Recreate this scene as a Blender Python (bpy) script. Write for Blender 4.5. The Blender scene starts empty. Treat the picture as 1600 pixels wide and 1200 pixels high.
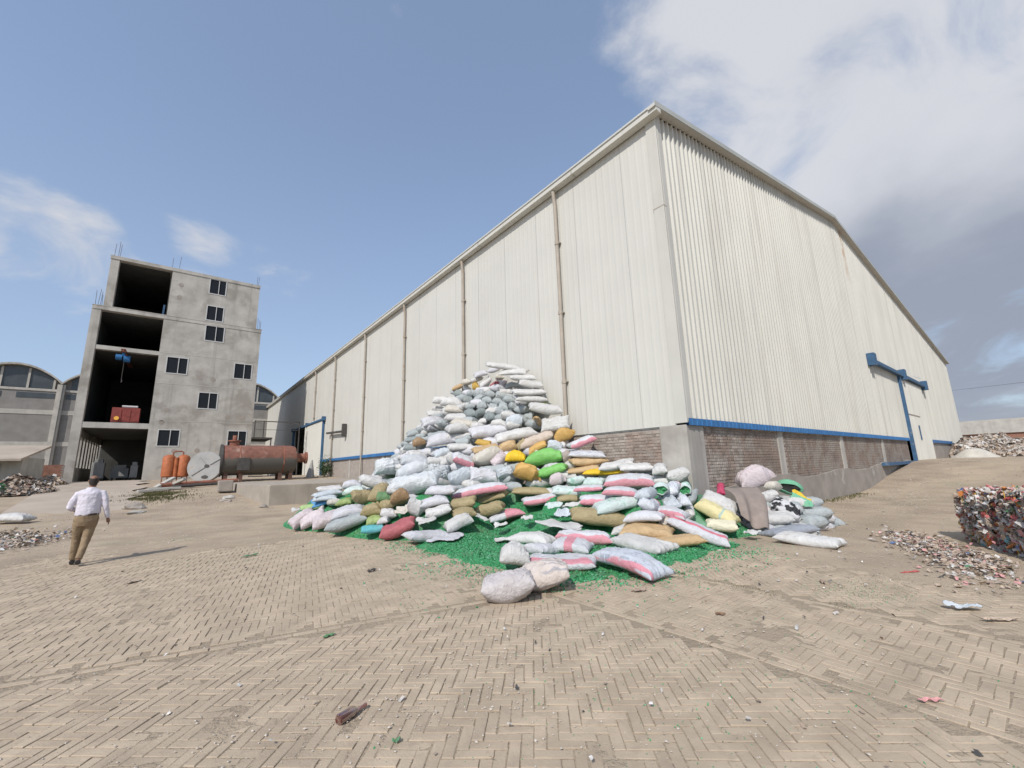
import bpy, bmesh, math, random
import numpy as np
from mathutils import Vector, Matrix, noise as mnoise

random.seed(11)
rng = np.random.default_rng(5)
SC = bpy.context.scene
COL = SC.collection
R = math.radians

# ------------------------------------------------------------------ camera
EYE = 1.65
fpx = 654.0
def _n(v):
    v = np.array(v, float); return v/np.linalg.norm(v)
# axes of the warehouse (x along the gable, y along the long wall) seen from the camera
_ay = _n((-521.5, 143, fpx)); _ax = _n((850, 105, fpx)); _ax = _n(_ax-(_ax@_ay)*_ay); _az = np.cross(_ax, _ay)
if _az[1] > 0: _az = -_az
RW = np.array([_ax, _ay, _az])
cam = bpy.data.cameras.new('camera'); camo = bpy.data.objects.new('camera', cam); COL.objects.link(camo)
cam.sensor_width = 36; cam.lens = fpx/1600*36; cam.clip_end = 3000; cam.clip_start = .05
m = Matrix.Identity(4)
for i in range(3):
    m[i][0] = RW[i, 0]; m[i][1] = -RW[i, 1]; m[i][2] = -RW[i, 2]
m[2][3] = EYE
camo.matrix_world = m
SC.camera = camo
def pix_dir(px, py): return RW@_n((px-800, py-600, fpx))

# ------------------------------------------------------------------ light
SUN_AZ = _n((.87, .49, 0)); SUN_EL = R(42)
sun_travel = Vector((SUN_AZ[0]*math.cos(SUN_EL), SUN_AZ[1]*math.cos(SUN_EL), -math.sin(SUN_EL)))
sl = bpy.data.lights.new('sun', 'SUN'); sl.energy = 2.75; sl.angle = R(.6); sl.color = (1, .955, .89)
so = bpy.data.objects.new('sun', sl); COL.objects.link(so)
so.rotation_euler = sun_travel.to_track_quat('-Z', 'Y').to_euler()
SC.view_settings.view_transform = 'Standard'; SC.view_settings.look = 'None'
SC.view_settings.exposure = 0.45; SC.view_settings.gamma = 1; SC.view_settings.use_curve_mapping = False

# ------------------------------------------------------------------ sky
W = bpy.data.worlds.new('World'); SC.world = W; W.use_nodes = True
nt = W.node_tree; nt.nodes.clear()
class NB:
    """small node-tree writer"""
    def __init__(s, t): s.t = t
    def __call__(s, typ, props=None, **ins):
        nd = s.t.nodes.new(typ)
        for k, v in (props or {}).items(): setattr(nd, k, v)
        for k, v in ins.items():
            key = k if not k.startswith('i') or not k[1:].isdigit() else int(k[1:])
            if isinstance(key, str) and key not in nd.inputs: key = key.replace('_', ' ')
            if isinstance(v, bpy.types.NodeSocket): s.t.links.new(v, nd.inputs[key])
            else: nd.inputs[key].default_value = v
        return nd
    def math(s, op, a, b=0, c=0, clamp=False):
        return s('ShaderNodeMath', dict(operation=op, use_clamp=clamp), i0=a, i1=b, i2=c).outputs[0]
    def vmath(s, op, a, b=(0, 0, 0)):
        nd = s('ShaderNodeVectorMath', dict(operation=op), i0=a, i1=b)
        return nd.outputs['Value'] if op in ('DOT_PRODUCT', 'LENGTH') else nd.outputs[0]
    def ramp(s, v, a, b, lo=0., hi=1., smooth=True):
        return s('ShaderNodeMapRange', dict(interpolation_type='SMOOTHSTEP' if smooth else 'LINEAR'), i0=v, i1=a, i2=b, i3=lo, i4=hi).outputs[0]
    def mix(s, f, a, b, mode='MIX'):
        nd = s('ShaderNodeMix', dict(data_type='RGBA', blend_type=mode))
        for k, v in ((0, f), (6, a), (7, b)):
            if isinstance(v, bpy.types.NodeSocket): s.t.links.new(v, nd.inputs[k])
            else: nd.inputs[k].default_value = (*v, 1) if k and len(v) == 3 else v
        return nd.outputs[2]
    def noise(s, vec, scale, detail=4, rough=.5, dist=0., out=0):
        return s('ShaderNodeTexNoise', None, Vector=vec, Scale=float(scale), Detail=float(detail), Roughness=float(rough), Distortion=float(dist)).outputs[out]
k = NB(nt)
tc = k('ShaderNodeTexCoord').outputs['Generated']
sky = k('ShaderNodeTexSky', dict(sky_type='NISHITA', sun_disc=False, sun_elevation=SUN_EL, sun_rotation=math.atan2(-SUN_AZ[0], -SUN_AZ[1]),
        air_density=1.0, dust_density=1.0, ozone_density=2.5, altitude=200)).outputs[0]
sep = k('ShaderNodeSeparateXYZ', None, i0=tc)
zz = k.math('ADD', k.math('MAXIMUM', sep.outputs[2], 0.0), .32)
flat = k('ShaderNodeCombineXYZ', None, i0=k.math('DIVIDE', sep.outputs[0], zz), i1=k.math('DIVIDE', sep.outputs[1], zz), i2=k.math('DIVIDE', .3, zz)).outputs[0]
n1 = k.noise(flat, 3.1, 10, .58, .5)
n2 = k.noise(k.vmath('ADD', flat, (3.1, 1.7, .4)), 1.5, 6, .5, .2)
def blob(px, py, inner, outer, w):
    d = pix_dir(px, py)
    dot = k.vmath('DOT_PRODUCT', tc, tuple(d))
    return k.ramp(dot, math.cos(R(outer)), math.cos(R(inner)), 0., w)
cov = None
for b_ in [(1500, 60, 11, 30, .90), (1560, 470, 12, 27, 1.0), (1260, 230, 7, 17, .70), (1130, 20, 5, 15, .76), (985, 0, 1, 9, .72), (1090, 130, 1, 8, .66), (20, 375, 1.5, 7.0, .70), (100, 395, 1.5, 7.0, .74), (165, 420, .8, 4.6, .66), (312, 388, .1, 4.5, .33), (455, 430, .1, 5.0, .34), (2000, 200, 20, 45, 1.0)]:
    v = blob(*b_); cov = v if cov is None else k.math('MAXIMUM', cov, v)
alpha = k.ramp(k.math('ADD', k.math('MULTIPLY', n1, 2.3), cov), 1.46, 2.14)
# scattered fair-weather cloud behind the viewer
back = k.math('MULTIPLY', k.ramp(k.vmath('DOT_PRODUCT', tc, tuple(pix_dir(800, 600))), .1, -.4), .8)
alpha = k.math('MAXIMUM', alpha, k.math('MULTIPLY', k.ramp(n2, .55, .72), back))
shade = k.ramp(k.math('ADD', k.math('MULTIPLY', n2, .9), k.math('MULTIPLY', k.ramp(sep.outputs[2], .26, .60), .48)), .44, .84)
shade = k.math('MAXIMUM', shade, k.math('MULTIPLY', k.ramp(k.vmath('DOT_PRODUCT', tc, tuple(pix_dir(150, 500))), .80, .95), .9))
ccol = k.mix(shade, (.235, .26, .318), (.51, .52, .55))
skyc = k.mix(1.0, sky, (.15, .15, .15), 'MULTIPLY')
# thin high veil that pales the blue
veil = k.mix(k.ramp(sep.outputs[2], .75, -.02, .34, .66), skyc, (.285, .345, .445))
fin = k.mix(k.math('MULTIPLY', alpha, .93), veil, ccol)
bg = k('ShaderNodeBackground', None, Color=fin, Strength=1.0)
k('ShaderNodeOutputWorld', None, Surface=bg.outputs[0])

# ------------------------------------------------------------------ helpers
def link(o, parent=None):
    COL.objects.link(o)
    if parent is not None: o.parent = parent
    return o
def tag(o, label=None, cat=None, group=None, kind=None):
    if label: o['label'] = label
    if cat: o['category'] = cat
    if group: o['group'] = group
    if kind: o['kind'] = kind
    return o
def empty(name, loc=(0, 0, 0), label=None, cat=None, group=None, kind=None, rz=0):
    o = bpy.data.objects.new(name, None); o.empty_display_size = .2
    o.location = loc; o.rotation_euler = (0, 0, rz)
    link(o); return tag(o, label, cat, group, kind)
class MB:
    def __init__(s): s.v = []; s.f = []; s.mi = []
    def add(s, verts, faces, mi=0):
        o = len(s.v); s.v += [tuple(p) for p in verts]
        s.f += [tuple(o+i for i in f) for f in faces]; s.mi += [mi]*len(faces)
        return s
    def box(s, x0, y0, z0, x1, y1, z1, mi=0):
        return s.add([(x0, y0, z0), (x1, y0, z0), (x1, y1, z0), (x0, y1, z0), (x0, y0, z1), (x1, y0, z1), (x1, y1, z1), (x0, y1, z1)],
              [(3, 2, 1, 0), (4, 5, 6, 7), (0, 1, 5, 4), (1, 2, 6, 5), (2, 3, 7, 6), (3, 0, 4, 7)], mi)
    def obox(s, c, ux, uy, uz, mi=0):
        c, ux, uy, uz = (np.array(q, float) for q in (c, ux, uy, uz))
        P = [c+a*ux+b*uy+d*uz for d in (-1, 1) for a, b in ((-1, -1), (1, -1), (1, 1), (-1, 1))]
        return s.add(P, [(3, 2, 1, 0), (4, 5, 6, 7), (0, 1, 5, 4), (1, 2, 6, 5), (2, 3, 7, 6), (3, 0, 4, 7)], mi)
    def bar(s, a, b, w, h=None, mi=0):
        a, b = np.array(a, float), np.array(b, float); h = h or w
        d = _n(b-a); up = np.array([0, 0, 1.]) if abs(d[2]) < .9 else np.array([1., 0, 0])
        sd = _n(np.cross(d, up)); up = np.cross(sd, d)
        return s.obox((a+b)/2, d*np.linalg.norm(b-a)/2, sd*w/2, up*h/2, mi)
    def prism(s, poly, z0, z1, mi=0):
        n = len(poly)
        return s.add([(x, y, z0) for x, y in poly]+[(x, y, z1) for x, y in poly],
              [tuple(range(n))[::-1], tuple(range(n, 2*n))]+[(i, (i+1) % n, n+(i+1) % n, n+i) for i in range(n)], mi)
    def tube(s, path, rad, n=10, caps=True, mi=0):
        path = [np.array(p, float) for p in path]; rs = rad if hasattr(rad, '__len__') else [rad]*len(path)
        V = []; F = []; prev = None
        for i, p in enumerate(path):
            d = _n(path[min(i+1, len(path)-1)]-path[max(i-1, 0)])
            if prev is None:
                a = np.array([0, 0, 1.]) if abs(d[2]) < .9 else np.array([1., 0, 0]); sd = _n(np.cross(d, a))
            else: sd = _n(prev-(prev@d)*d)
            prev = sd; up = np.cross(sd, d)
            for j in range(n):
                t = 2*math.pi*j/n; V.append(p+rs[i]*(math.cos(t)*sd+math.sin(t)*up))
        for i in range(len(path)-1):
            for j in range(n): F.append((i*n+j, (i+1)*n+j, (i+1)*n+(j+1) % n, i*n+(j+1) % n))
        if caps: F += [tuple(range(n)), tuple(range((len(path)-1)*n, len(path)*n))[::-1]]
        return s.add(V, F, mi)
    def loft(s, rings, mi=0, caps=True):
        """rings: list of lists of points, all the same length"""
        n = len(rings[0]); V = [p for r in rings for p in r]; F = []
        for i in range(len(rings)-1):
            for j in range(n): F.append((i*n+j, i*n+(j+1) % n, (i+1)*n+(j+1) % n, (i+1)*n+j))
        if caps: F += [tuple(range(n))[::-1], tuple(range((len(rings)-1)*n, len(rings)*n))]
        return s.add(V, F, mi)
    def mesh(s, name, mats, smooth=False):
        me = bpy.data.meshes.new(name); me.from_pydata(s.v, [], s.f)
        for mt in (mats if isinstance(mats, (list, tuple)) else [mats]): me.materials.append(mt)
        if any(s.mi): me.polygons.foreach_set('material_index', s.mi)
        if smooth: me.polygons.foreach_set('use_smooth', [True]*len(me.polygons))
        me.update(); return me
    def build(s, name, mats, parent=None, smooth=False, bevel=0):
        o = bpy.data.objects.new(name, s.mesh(name, mats, smooth)); link(o, parent)
        if smooth == 'auto':
            o.data.polygons.foreach_set('use_smooth', [True]*len(o.data.polygons))
            o.modifiers.new('edge', 'EDGE_SPLIT').split_angle = R(40)
        if bevel:
            b = o.modifiers.new('bevel', 'BEVEL'); b.width = bevel; b.segments = 2; b.limit_method = 'ANGLE'
        return o
def quick(name, mats, verts, faces, parent=None, mi=None, smooth=False):
    me = bpy.data.meshes.new(name); me.from_pydata(verts, [], faces)
    for mt in (mats if isinstance(mats, (list, tuple)) else [mats]): me.materials.append(mt)
    if mi is not None: me.polygons.foreach_set('material_index', mi)
    if smooth: me.polygons.foreach_set('use_smooth', [True]*len(me.polygons))
    me.update()
    o = bpy.data.objects.new(name, me); return link(o, parent)

# ------------------------------------------------------------------ materials
def mat(name, col, rough=.8, var=.12, scale=3.0, bump=.0, bscale=40, spec=.3, metal=0., col2=None, c2=(.5, .7), c2scale=1.0,
        objvar=0., streak=None, coords='pos', detail=5, trans=0., **kw):
    mt = bpy.data.materials.new(name); mt.use_nodes = True; t = mt.node_tree; t.nodes.clear(); q = NB(t)
    if coords == 'pos': P = q('ShaderNodeNewGeometry').outputs['Position']
    else: P = q('ShaderNodeTexCoord').outputs['Object']
    base = None
    nz = q.noise(P, scale, detail, .55)
    lo = tuple(c*(1-var) for c in col); hi = tuple(min(1, c*(1+var)) for c in col)
    base = q.mix(q.ramp(nz, .3, .7, smooth=False), lo, hi)
    if col2 is not None:
        base = q.mix(q.ramp(q.noise(P, c2scale, 6, .6, .3), c2[0], c2[1]), base, col2)
    if streak is not None:     # vertical weather streaks: (colour, strength, horizontal scale)
        sc_, st, hs = streak
        mp = q('ShaderNodeMapping', None, Vector=P, Scale=(hs, hs, .12*hs/3)).outputs[0]
        base = q.mix(q.math('MULTIPLY', q.ramp(q.noise(mp, 1., 5, .6), .5, .78), st), base, sc_)
    if objvar:
        r = q('ShaderNodeObjectInfo').outputs['Random']
        base = q.mix(1.0, base, q('ShaderNodeCombineColor', None, i0=q.ramp(r, 0, 1, 1-objvar, 1+objvar*.6, False), i1=q.ramp(r, 0, 1, 1-objvar, 1+objvar*.6, False), i2=q.ramp(r, 0, 1, 1-objvar*1.1, 1+objvar*.5, False)).outputs[0], 'MULTIPLY')
    if 'post' in kw: base = kw['post'](q, P, base)
    pr = q('ShaderNodeBsdfPrincipled', None, Base_Color=base, Roughness=rough, Metallic=metal)
    pr.inputs['Specular IOR Level'].default_value = spec
    if trans: pr.inputs['Transmission Weight'].default_value = trans
    if bump:
        bn = q('ShaderNodeBump', None, Height=q.noise(P, bscale, 4, .6), Strength=bump, Distance=kw.get('bdist', .02))
        t.links.new(bn.outputs[0], pr.inputs['Normal'])
    q('ShaderNodeOutputMaterial', None, Surface=pr.outputs[0])
    return mt
M = {}
def gable_rust(q, P, base):      # rust running down from the verge near the ridge, and grime low down on some sheets
    sp = q('ShaderNodeSeparateXYZ', None, i0=P); x = q.math('ADD', sp.outputs[0], q.math('MULTIPLY', q.math('SUBTRACT', q.noise(P, .8, 3, .6), .5), .5))
    m_ = q.math('MULTIPLY', q.math('MULTIPLY', q.ramp(x, 29.3, 29.6), q.ramp(x, 30.2, 29.8)), q.ramp(sp.outputs[2], 11.2, 13.6))
    m_ = q.math('MULTIPLY', q.math('MULTIPLY', m_, q.ramp(q.noise(P, 1.7, 4, .6), .35, .6)), .75)
    base = q.mix(m_, base, (.36, .22, .12))
    mp = q('ShaderNodeMapping', None, Vector=P, Scale=(2.2, 2.2, .05)).outputs[0]
    return q.mix(q.math('MULTIPLY', q.ramp(q.noise(mp, 1.3, 3, .55), .56, .70), .34), base, (.30, .29, .265))
M['concrete'] = mat('concrete', (.42, .395, .355), .9, .14, 1.1, .35, 9, streak=((.19, .18, .16), .72, 1.3), col2=(.29, .265, .23), c2=(.46, .66), c2scale=.5)
M['concrete_pale'] = mat('concrete_pale', (.42, .40, .36), .9, .12, 1.5, .3, 12, streak=((.25, .235, .21), .5, 2.0))
M['plaster'] = mat('plaster', (.30, .265, .23), .92, .15, 1.6, .4, 14, col2=(.42, .39, .35), c2=(.60, .70), c2scale=1.3)
M['mortar'] = mat('mortar', (.33, .29, .255), .95, .15, 4, .5, 40)
M['plinth_brick'] = mat('plinth_brick', (.285, .22, .185), .92, .22, 1.6, .4, 50, objvar=.25, col2=(.35, .305, .27), c2=(.42, .58), c2scale=1.4)
M['brick_wall'] = mat('brick_wall', (.27, .14, .10), .92, .25, 6, .3, 30)
M['block'] = mat('block', (.235, .225, .21), .93, .12, 1.2, .3, 8, streak=((.15, .145, .135), .35, 1.2))
M['interior_shade'] = mat('interior_shade', (.075, .075, .07), .95, .2, 1.0)  # near-black: the tower's indoor shade painted into the colour of its inner walls
M['cladding'] = mat('cladding', (.53, .52, .475), .5, .04, .6, 0, spec=.35, objvar=.05, streak=((.33, .30, .25), .42, 3.6), post=gable_rust)
M['cladding_long'] = mat('cladding_long', (.56, .545, .495), .5, .03, .6, 0, spec=.35, objvar=.02, streak=((.50, .46, .40), .16, 2.2))
M['flashing'] = mat('flashing', (.53, .515, .465), .5, .05, .8, 0, streak=((.40, .36, .30), .4, 3))
M['gutter'] = mat('gutter', (.46, .45, .40), .5, .06, 1.5, 0, col2=(.33, .22, .14), c2=(.66, .75), c2scale=1.3)
M['roof'] = mat('roof_sheet', (.50, .50, .47), .5, .05, 1)
M['blue'] = mat('blue_paint', (.04, .155, .36), .5, .15, 2.5, .0, objvar=.08, col2=(.10, .20, .36), c2=(.6, .8), c2scale=2.)
M['blue_steel'] = mat('blue_steel', (.05, .115, .21), .6, .15, 3, col2=(.20, .22, .24), c2=(.6, .75), c2scale=3)
M['pipe'] = mat('downpipe', (.37, .325, .27), .6, .12, 2, col2=(.33, .24, .17), c2=(.55, .75), c2scale=2.2)
M['rust'] = mat('rust', (.235, .095, .065), .85, .3, 2.2, .5, 18, col2=(.30, .19, .14), c2=(.5, .7), c2scale=2.5)
M['darksteel'] = mat('dark_steel', (.07, .065, .06), .7, .2, 4)
M['rebar'] = mat('rebar', (.10, .07, .055), .8, .2, 4)
M['glass'] = mat('dark_glass', (.015, .017, .02), .3, .1, 2, spec=.2)
M['darkrust'] = mat('dark_rust', (.11, .065, .05), .85, .25, 3)
M['winframe'] = mat('window_frame', (.50, .495, .48), .5, .05, 4)
M['orange'] = mat('orange_paint', (.37, .115, .045), .6, .2, 5, .2, 20, col2=(.33, .09, .03), c2=(.55, .7), c2scale=4)
M['greydisc'] = mat('grey_disc', (.33, .325, .31), .75, .12, 2, .2, 10, col2=(.36, .26, .19), c2=(.58, .72), c2scale=2)
M['redmach'] = mat('red_machine', (.22, .05, .04), .6, .2, 4)
M['bluemach'] = mat('blue_machine', (.025, .12, .28), .5, .1, 4)
M['tarp'] = mat('tarpaulin', (.28, .23, .20), .9, .15, 4, .6, 90)
M['grass'] = mat('grass', (.11, .11, .045), .9, .35, 20, objvar=.1)
M['leaf'] = mat('leaf', (.045, .085, .03), .8, .35, 12)
M['trunk'] = mat('trunk', (.14, .10, .07), .9, .2, 20, .4, 40)

# ------------------------------------------------------------------ terrain
def s3(a, b, x):
    t = np.clip((x-a)/(b-a), 0, 1); return t*t*(3-2*t)
def vnoise(x, y, sc, seed=0):
    x = np.asarray(x, float)*sc; y = np.asarray(y, float)*sc
    xi = np.floor(x).astype(np.int64); yi = np.floor(y).astype(np.int64); fx = x-xi; fy = y-yi
    def h(a, b):
        v = (a*374761393+b*668265263+seed*974634777) & 0xffffffff
        v = ((v ^ (v >> 13))*1274126177) & 0xffffffff
        return ((v ^ (v >> 16)) & 0xffff)/65535.
    u = fx*fx*(3-2*fx); w = fy*fy*(3-2*fy)
    return (h(xi, yi)*(1-u)+h(xi+1, yi)*u)*(1-w)+(h(xi, yi+1)*(1-u)+h(xi+1, yi+1)*u)*w
def fbm(x, y, sc, seed=0, o=4):
    a = .5; r = 0
    for i in range(o): r = r+a*vnoise(x, y, sc*2**i, seed+i*17); a *= .5
    return r
def G(x, y):
    """height of the bare ground"""
    x = np.asarray(x, float); y = np.asarray(y, float)
    left = 1.3*s3(19, 42, y)*s3(14, 10.2, x)
    right = 1.3*s3(24, 37.5, x)*s3(9, 5.7, y)
    far = 1.3*s3(40, 60, y)
    return np.maximum(np.maximum(left, right), far)
def yb(x): return 5.38-.22*np.asarray(x, float)
def dust(x, y):
    """how far loose dirt covers the paving, 0..1"""
    x = np.asarray(x, float); y = np.asarray(y, float)
    d = np.hypot(x, y)
    m_ = fbm(x, y, .55, 3)*1.0+fbm(x, y, 2.1, 9)*.5-.75
    m_ = m_+.75*s3(9.5, 16, y)+.70*s3(6.5, 10.5, x)+.4*s3(-1.5, -4.5, x)-.16
    m_ = m_+.10*(fbm(x, y, 7, 21)-.5)
    return np.clip(m_*1.7+.27, 0, 1)
def ground_z(x, y):
    x = np.asarray(x, float); y = np.asarray(y, float)
    z = G(x, y)+.0062+.0168*dust(x, y)+.007*(fbm(x, y, 5, 40)-.5)
    rough = np.clip(s3(14, 20, y)+s3(13, 18, x)+s3(-4, -7, x), 0, 1)
    return z+rough*(.10*(fbm(x, y, .35, 60)-.45)+.05*(fbm(x, y, 1.6, 61)-.5))
def lines(a, b, st, lo, hi):
    c = list(np.arange(a, b+1e-6, st)); s = st; v = b
    while v < hi: s *= 1.16; v += s; c.append(v)
    s = st; v = a
    while v > lo: s *= 1.16; v -= s; c.insert(0, v)
    return np.array(c)
def green_post(q, P, base):
    # faint green tint from flake dust trodden into the dirt, and fine grit
    zj = q('ShaderNodeSeparateXYZ', None, i0=P).outputs[2]      # damp, darker dirt down in the joints
    base = q.mix(q.ramp(zj, .009, .018, .45, 0), base, (.26, .21, .15))
    g = q.math('MULTIPLY', q.ramp(q.noise(P, .45, 5, .6), .56, .74), .28)
    base = q.mix(g, base, (.22, .25, .16))
    v = q('ShaderNodeTexVoronoi', None, Vector=P, Scale=42.).outputs['Distance']
    base = q.mix(q.math('MULTIPLY', q.ramp(v, .17, .06), .55), base, (.50, .45, .38))
    return q.mix(q.math('MULTIPLY', q.ramp(q.noise(P, 70, 2, .5), .60, .75), .5), base, (.20, .16, .125))
M['dirt'] = mat('dirt', (.395, .316, .23), .95, .16, .8, .9, 28, bdist=.03, col2=(.29, .225, .168), c2=(.48, .72), c2scale=.30, post=green_post)
xs = lines(-6.5, 14, .1, -900, 900); ys = lines(-.6, 15.5, .1, -500, 1200)
XX, YY = np.meshgrid(xs, ys); ZZ = ground_z(XX, YY)
nx, ny = len(xs), len(ys)
V = np.stack([XX.ravel(), YY.ravel(), ZZ.ravel()], 1)
i0 = (np.arange(ny-1)[:, None]*nx+np.arange(nx-1)[None]).ravel()
F = np.stack([i0, i0+1, i0+nx+1, i0+nx], 1)
ground = quick('ground', M['dirt'], V.tolist(), F.tolist(), smooth=True); tag(ground, kind='structure')

# concrete ramp up to the tower
M['ramp'] = mat('ramp_concrete', (.40, .335, .27), .93, .12, .7, .4, 25, col2=(.31, .255, .205), c2=(.5, .75), c2scale=.5)
mb = MB(); rv = []; rf = []
py_ = np.linspace(24.5, 47, 26); px_ = np.linspace(0, 1, 9)
for a in py_:
    xl = -5.3+(-6.7+5.3)*(a-24.5)/22.5; xr = -1.5+(-2.0+1.5)*(a-24.5)/22.5+.35*math.sin(a*1.7)
    for b in px_:
        x = xl+(xr-xl)*b; rv.append((x, a, float(G(x, a))+.075-.13*float(s3(26.5, 24.5, a))))
rf = [(i*9+j, i*9+j+1, (i+1)*9+j+1, (i+1)*9+j) for i in range(25) for j in range(8)]
tag(quick('ramp', M['ramp'], rv, rf, smooth=True), kind='structure')

# ------------------------------------------------------------------ sack pile outline (used by flakes and buried sacks)
RYp = [4, 5.5, 6.5, 8.2, 8.9, 10, 10.9, 11.4, 13.2, 14.9, 16.5, 18.3, 21.1, 22.75, 24, 25.2]
RZp = [0.0, 1.0, 1.45, 1.75, 2.1, 2.9, 3.4, 4.3, 5.5, 5.6, 5.4, 4.8, 4.1, 3.2, 1.6, 0]
FYp = [4, 6, 8, 10, 13, 16, 20, 23, 25.2]; FSp = [2, 2.7, 3.7, 4.8, 6.2, 6.2, 5.0, 3.0, 1.0]
def Hp(x, y):
    x = np.asarray(x, float); y = np.asarray(y, float)
    s = np.maximum(0, 10.3-x); r = np.interp(y, RYp, RZp, left=0, right=0); Fq = np.interp(y, FYp, FSp)
    t = np.maximum(0, 1-s/Fq); h = r*(.75*t+.25*t*t)*(x < 10.4)
    h = np.maximum(h, 1.25*s3(1.05, .45, np.hypot((x-6.0)/2.9, (y-12.6)/4.2)))
    h = np.maximum(h, 1.15*s3(1.05, .3, np.hypot((x-4.6)/2.2, (y-14.8)/3.2)))
    h = np.maximum(h, 1.05*s3(1.05, .7, np.maximum(abs(x-9.2)/1.9, abs(y-6.9)/2.0)))
    h = np.maximum(h, .6*s3(1.05, .35, np.hypot((x-7.4)/2.0, (y-7.6)/2.2)))
    h = np.maximum(h, .75*s3(1.1, .3, np.hypot((x-12.1)/1.9, (y-4.6)/1.2)))
    return h

# ------------------------------------------------------------------ herringbone paving
def project(P):
    c = (np.asarray(P, float)-np.array([0, 0, EYE]))@RW
    return 800+fpx*c[..., 0]/c[..., 2], 600+fpx*c[..., 1]/c[..., 2], c[..., 2]
BW, BL, JT = .0775, .2325, .0075      # bricks laid on edge
def panel(ang, region, org=(0, 0)):
    ca, sa = math.cos(ang), math.sin(ang); out = []
    for i in range(-215, 216):
        for j in range(-215, 216):
            t = (i-j) % 6
            if t == 0: c = ((i+1.5)*BW, (j+.5)*BW); rot = 0
            elif t == 5: c = ((i+.5)*BW, (j+1.5)*BW); rot = 1
            else: continue
            x = org[0]+c[0]*ca-c[1]*sa; y = org[1]+c[0]*sa+c[1]*ca
            if x < -6 or x > 13.2 or y < -.3 or y > 14.5: continue
            out.append((x, y, ang+rot*math.pi/2))
    out = np.array(out)
    hx = np.cos(out[:, 2])[:, None]*np.array([1, 1, -1, -1])*BL*.40-np.sin(out[:, 2])[:, None]*np.array([1, -1, 1, -1])*BW*.40
    hy = np.sin(out[:, 2])[:, None]*np.array([1, 1, -1, -1])*BL*.40+np.cos(out[:, 2])[:, None]*np.array([1, -1, 1, -1])*BW*.40
    ok = np.all(region(out[:, 0][:, None]+hx, out[:, 1][:, None]+hy), axis=1)
    return out[ok]
XA, XC = 4.0, 5.95
ANG = math.atan(-.22)
Pn = [panel(R(-41), lambda x, y: (y < yb(x)-.05) & (x < XA-.05), (.03, .02)),
      panel(ANG, lambda x, y: (y > yb(x)+.05) & (x < XC-.05)),
      panel(0, lambda x, y: (y < yb(x)-.0) & (x > XA+.05) & (x < XC-.05), (XA+.045, .0)),
      panel(R(-45), lambda x, y: (x > XC+.05))]
bord = []
for t in np.arange(-6, 6, BL*1.0): bord.append((t, float(yb(t)), ANG))
for t in np.arange(-.2, float(yb(XA))-.15, BL): bord.append((XA, t, math.pi/2))
for t in np.arange(-.2, 9, BL): bord.append((XC, t, math.pi/2))
BR = np.concatenate(Pn+[np.array(bord)])
BR[:, 0] += rng.normal(0, .0020, len(BR))+.012*(vnoise(BR[:, 0], BR[:, 1], .8, 15)-.5); BR[:, 1] += rng.normal(0, .0020, len(BR))+.012*(vnoise(BR[:, 0], BR[:, 1], .8, 16)-.5); BR[:, 2] += rng.normal(0, .014, len(BR))
cx_, cy_, cz_ = project(np.stack([BR[:, 0], BR[:, 1], np.zeros(len(BR))], 1))
# keep what the photo's camera (or one a step aside) can see, and what loose dirt or the pile does not bury
keep = (cz_ > .4) & (cx_ > -500) & (cx_ < 2100) & (cy_ < 1650) & (Hp(BR[:, 0], BR[:, 1]) < .25) & (dust(BR[:, 0], BR[:, 1]) < .93) & (np.hypot(BR[:, 0], BR[:, 1]) < 15)
BR = BR[keep]; cx_, cy_, cz_ = cx_[keep], cy_[keep], cz_[keep]
BZ = .0125+vnoise(BR[:, 0], BR[:, 1], .9, 5)*.007-.0035+rng.normal(0, .0018, len(BR))
def brick_post(q, P, base):
    cell = q('ShaderNodeTexVoronoi', None, Vector=P, Scale=5.5).outputs['Color']
    cv = q('ShaderNodeSeparateColor', None, i0=cell).outputs[0]
    base = q.mix(q.ramp(cv, 0, 1, 0, .22, False), base, (.29, .225, .165))
    base = q.mix(q.math('MULTIPLY', q.ramp(q.noise(P, 1.1, 6, .65, .5), .56, .74), .30), base, (.27, .215, .16))
    r = q.noise(P, 9, 3, .6)
    base = q.mix(q.math('MULTIPLY', q.ramp(r, .52, .7), .4), base, (.30, .235, .178))
    return q.mix(q.math('MULTIPLY', q.ramp(q.noise(P, .5, 5, .6), .52, .75), .30), base, (.30, .28, .20))
M['paver'] = mat('paving_brick', (.43, .347, .256), .93, .16, 2.4, .5, 60, bdist=.008, objvar=.09, post=brick_post)
def brick_verts(L=BL-JT, Wd=BW-JT, T=.03, ch=.004):
    a, b = L/2, Wd/2
    v = [(-a, -b, -T), (a, -b, -T), (a, b, -T), (-a, b, -T), (-a, -b, -ch), (a, -b, -ch), (a, b, -ch), (-a, b, -ch),
         (-a+ch, -b+ch, 0), (a-ch, -b+ch, 0), (a-ch, b-ch, 0), (-a+ch, b-ch, 0)]
    f = [(8, 9, 10, 11)]+[(i, (i+1) % 4, 4+(i+1) % 4, 4+i) for i in range(4)]+[(4+i, 4+(i+1) % 4, 8+(i+1) % 4, 8+i) for i in range(4)]
    return np.array(v), f
paving = empty('paving', (0, 0, 0), kind='structure')
bv, bf = brick_verts()
vis = (cx_ > 0) & (cx_ < 1600) & (cy_ < 1200)
order = np.argsort(np.where(vis, cz_, 99)); near = set(order[:300].tolist())
bmeshes = []
for q_ in range(5):
    vv = bv.copy(); vv[8:, 2] += rng.normal(0, .0012, 4); vv[4:, :2] *= 1+rng.normal(0, .012, (8, 1)); vv[4:8] += rng.normal(0, .0012, (4, 3))
    me = bpy.data.meshes.new('brick'); me.from_pydata(vv.tolist(), [], bf); me.materials.append(M['paver']); bmeshes.append(me)
VV = []; FF = []
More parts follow.
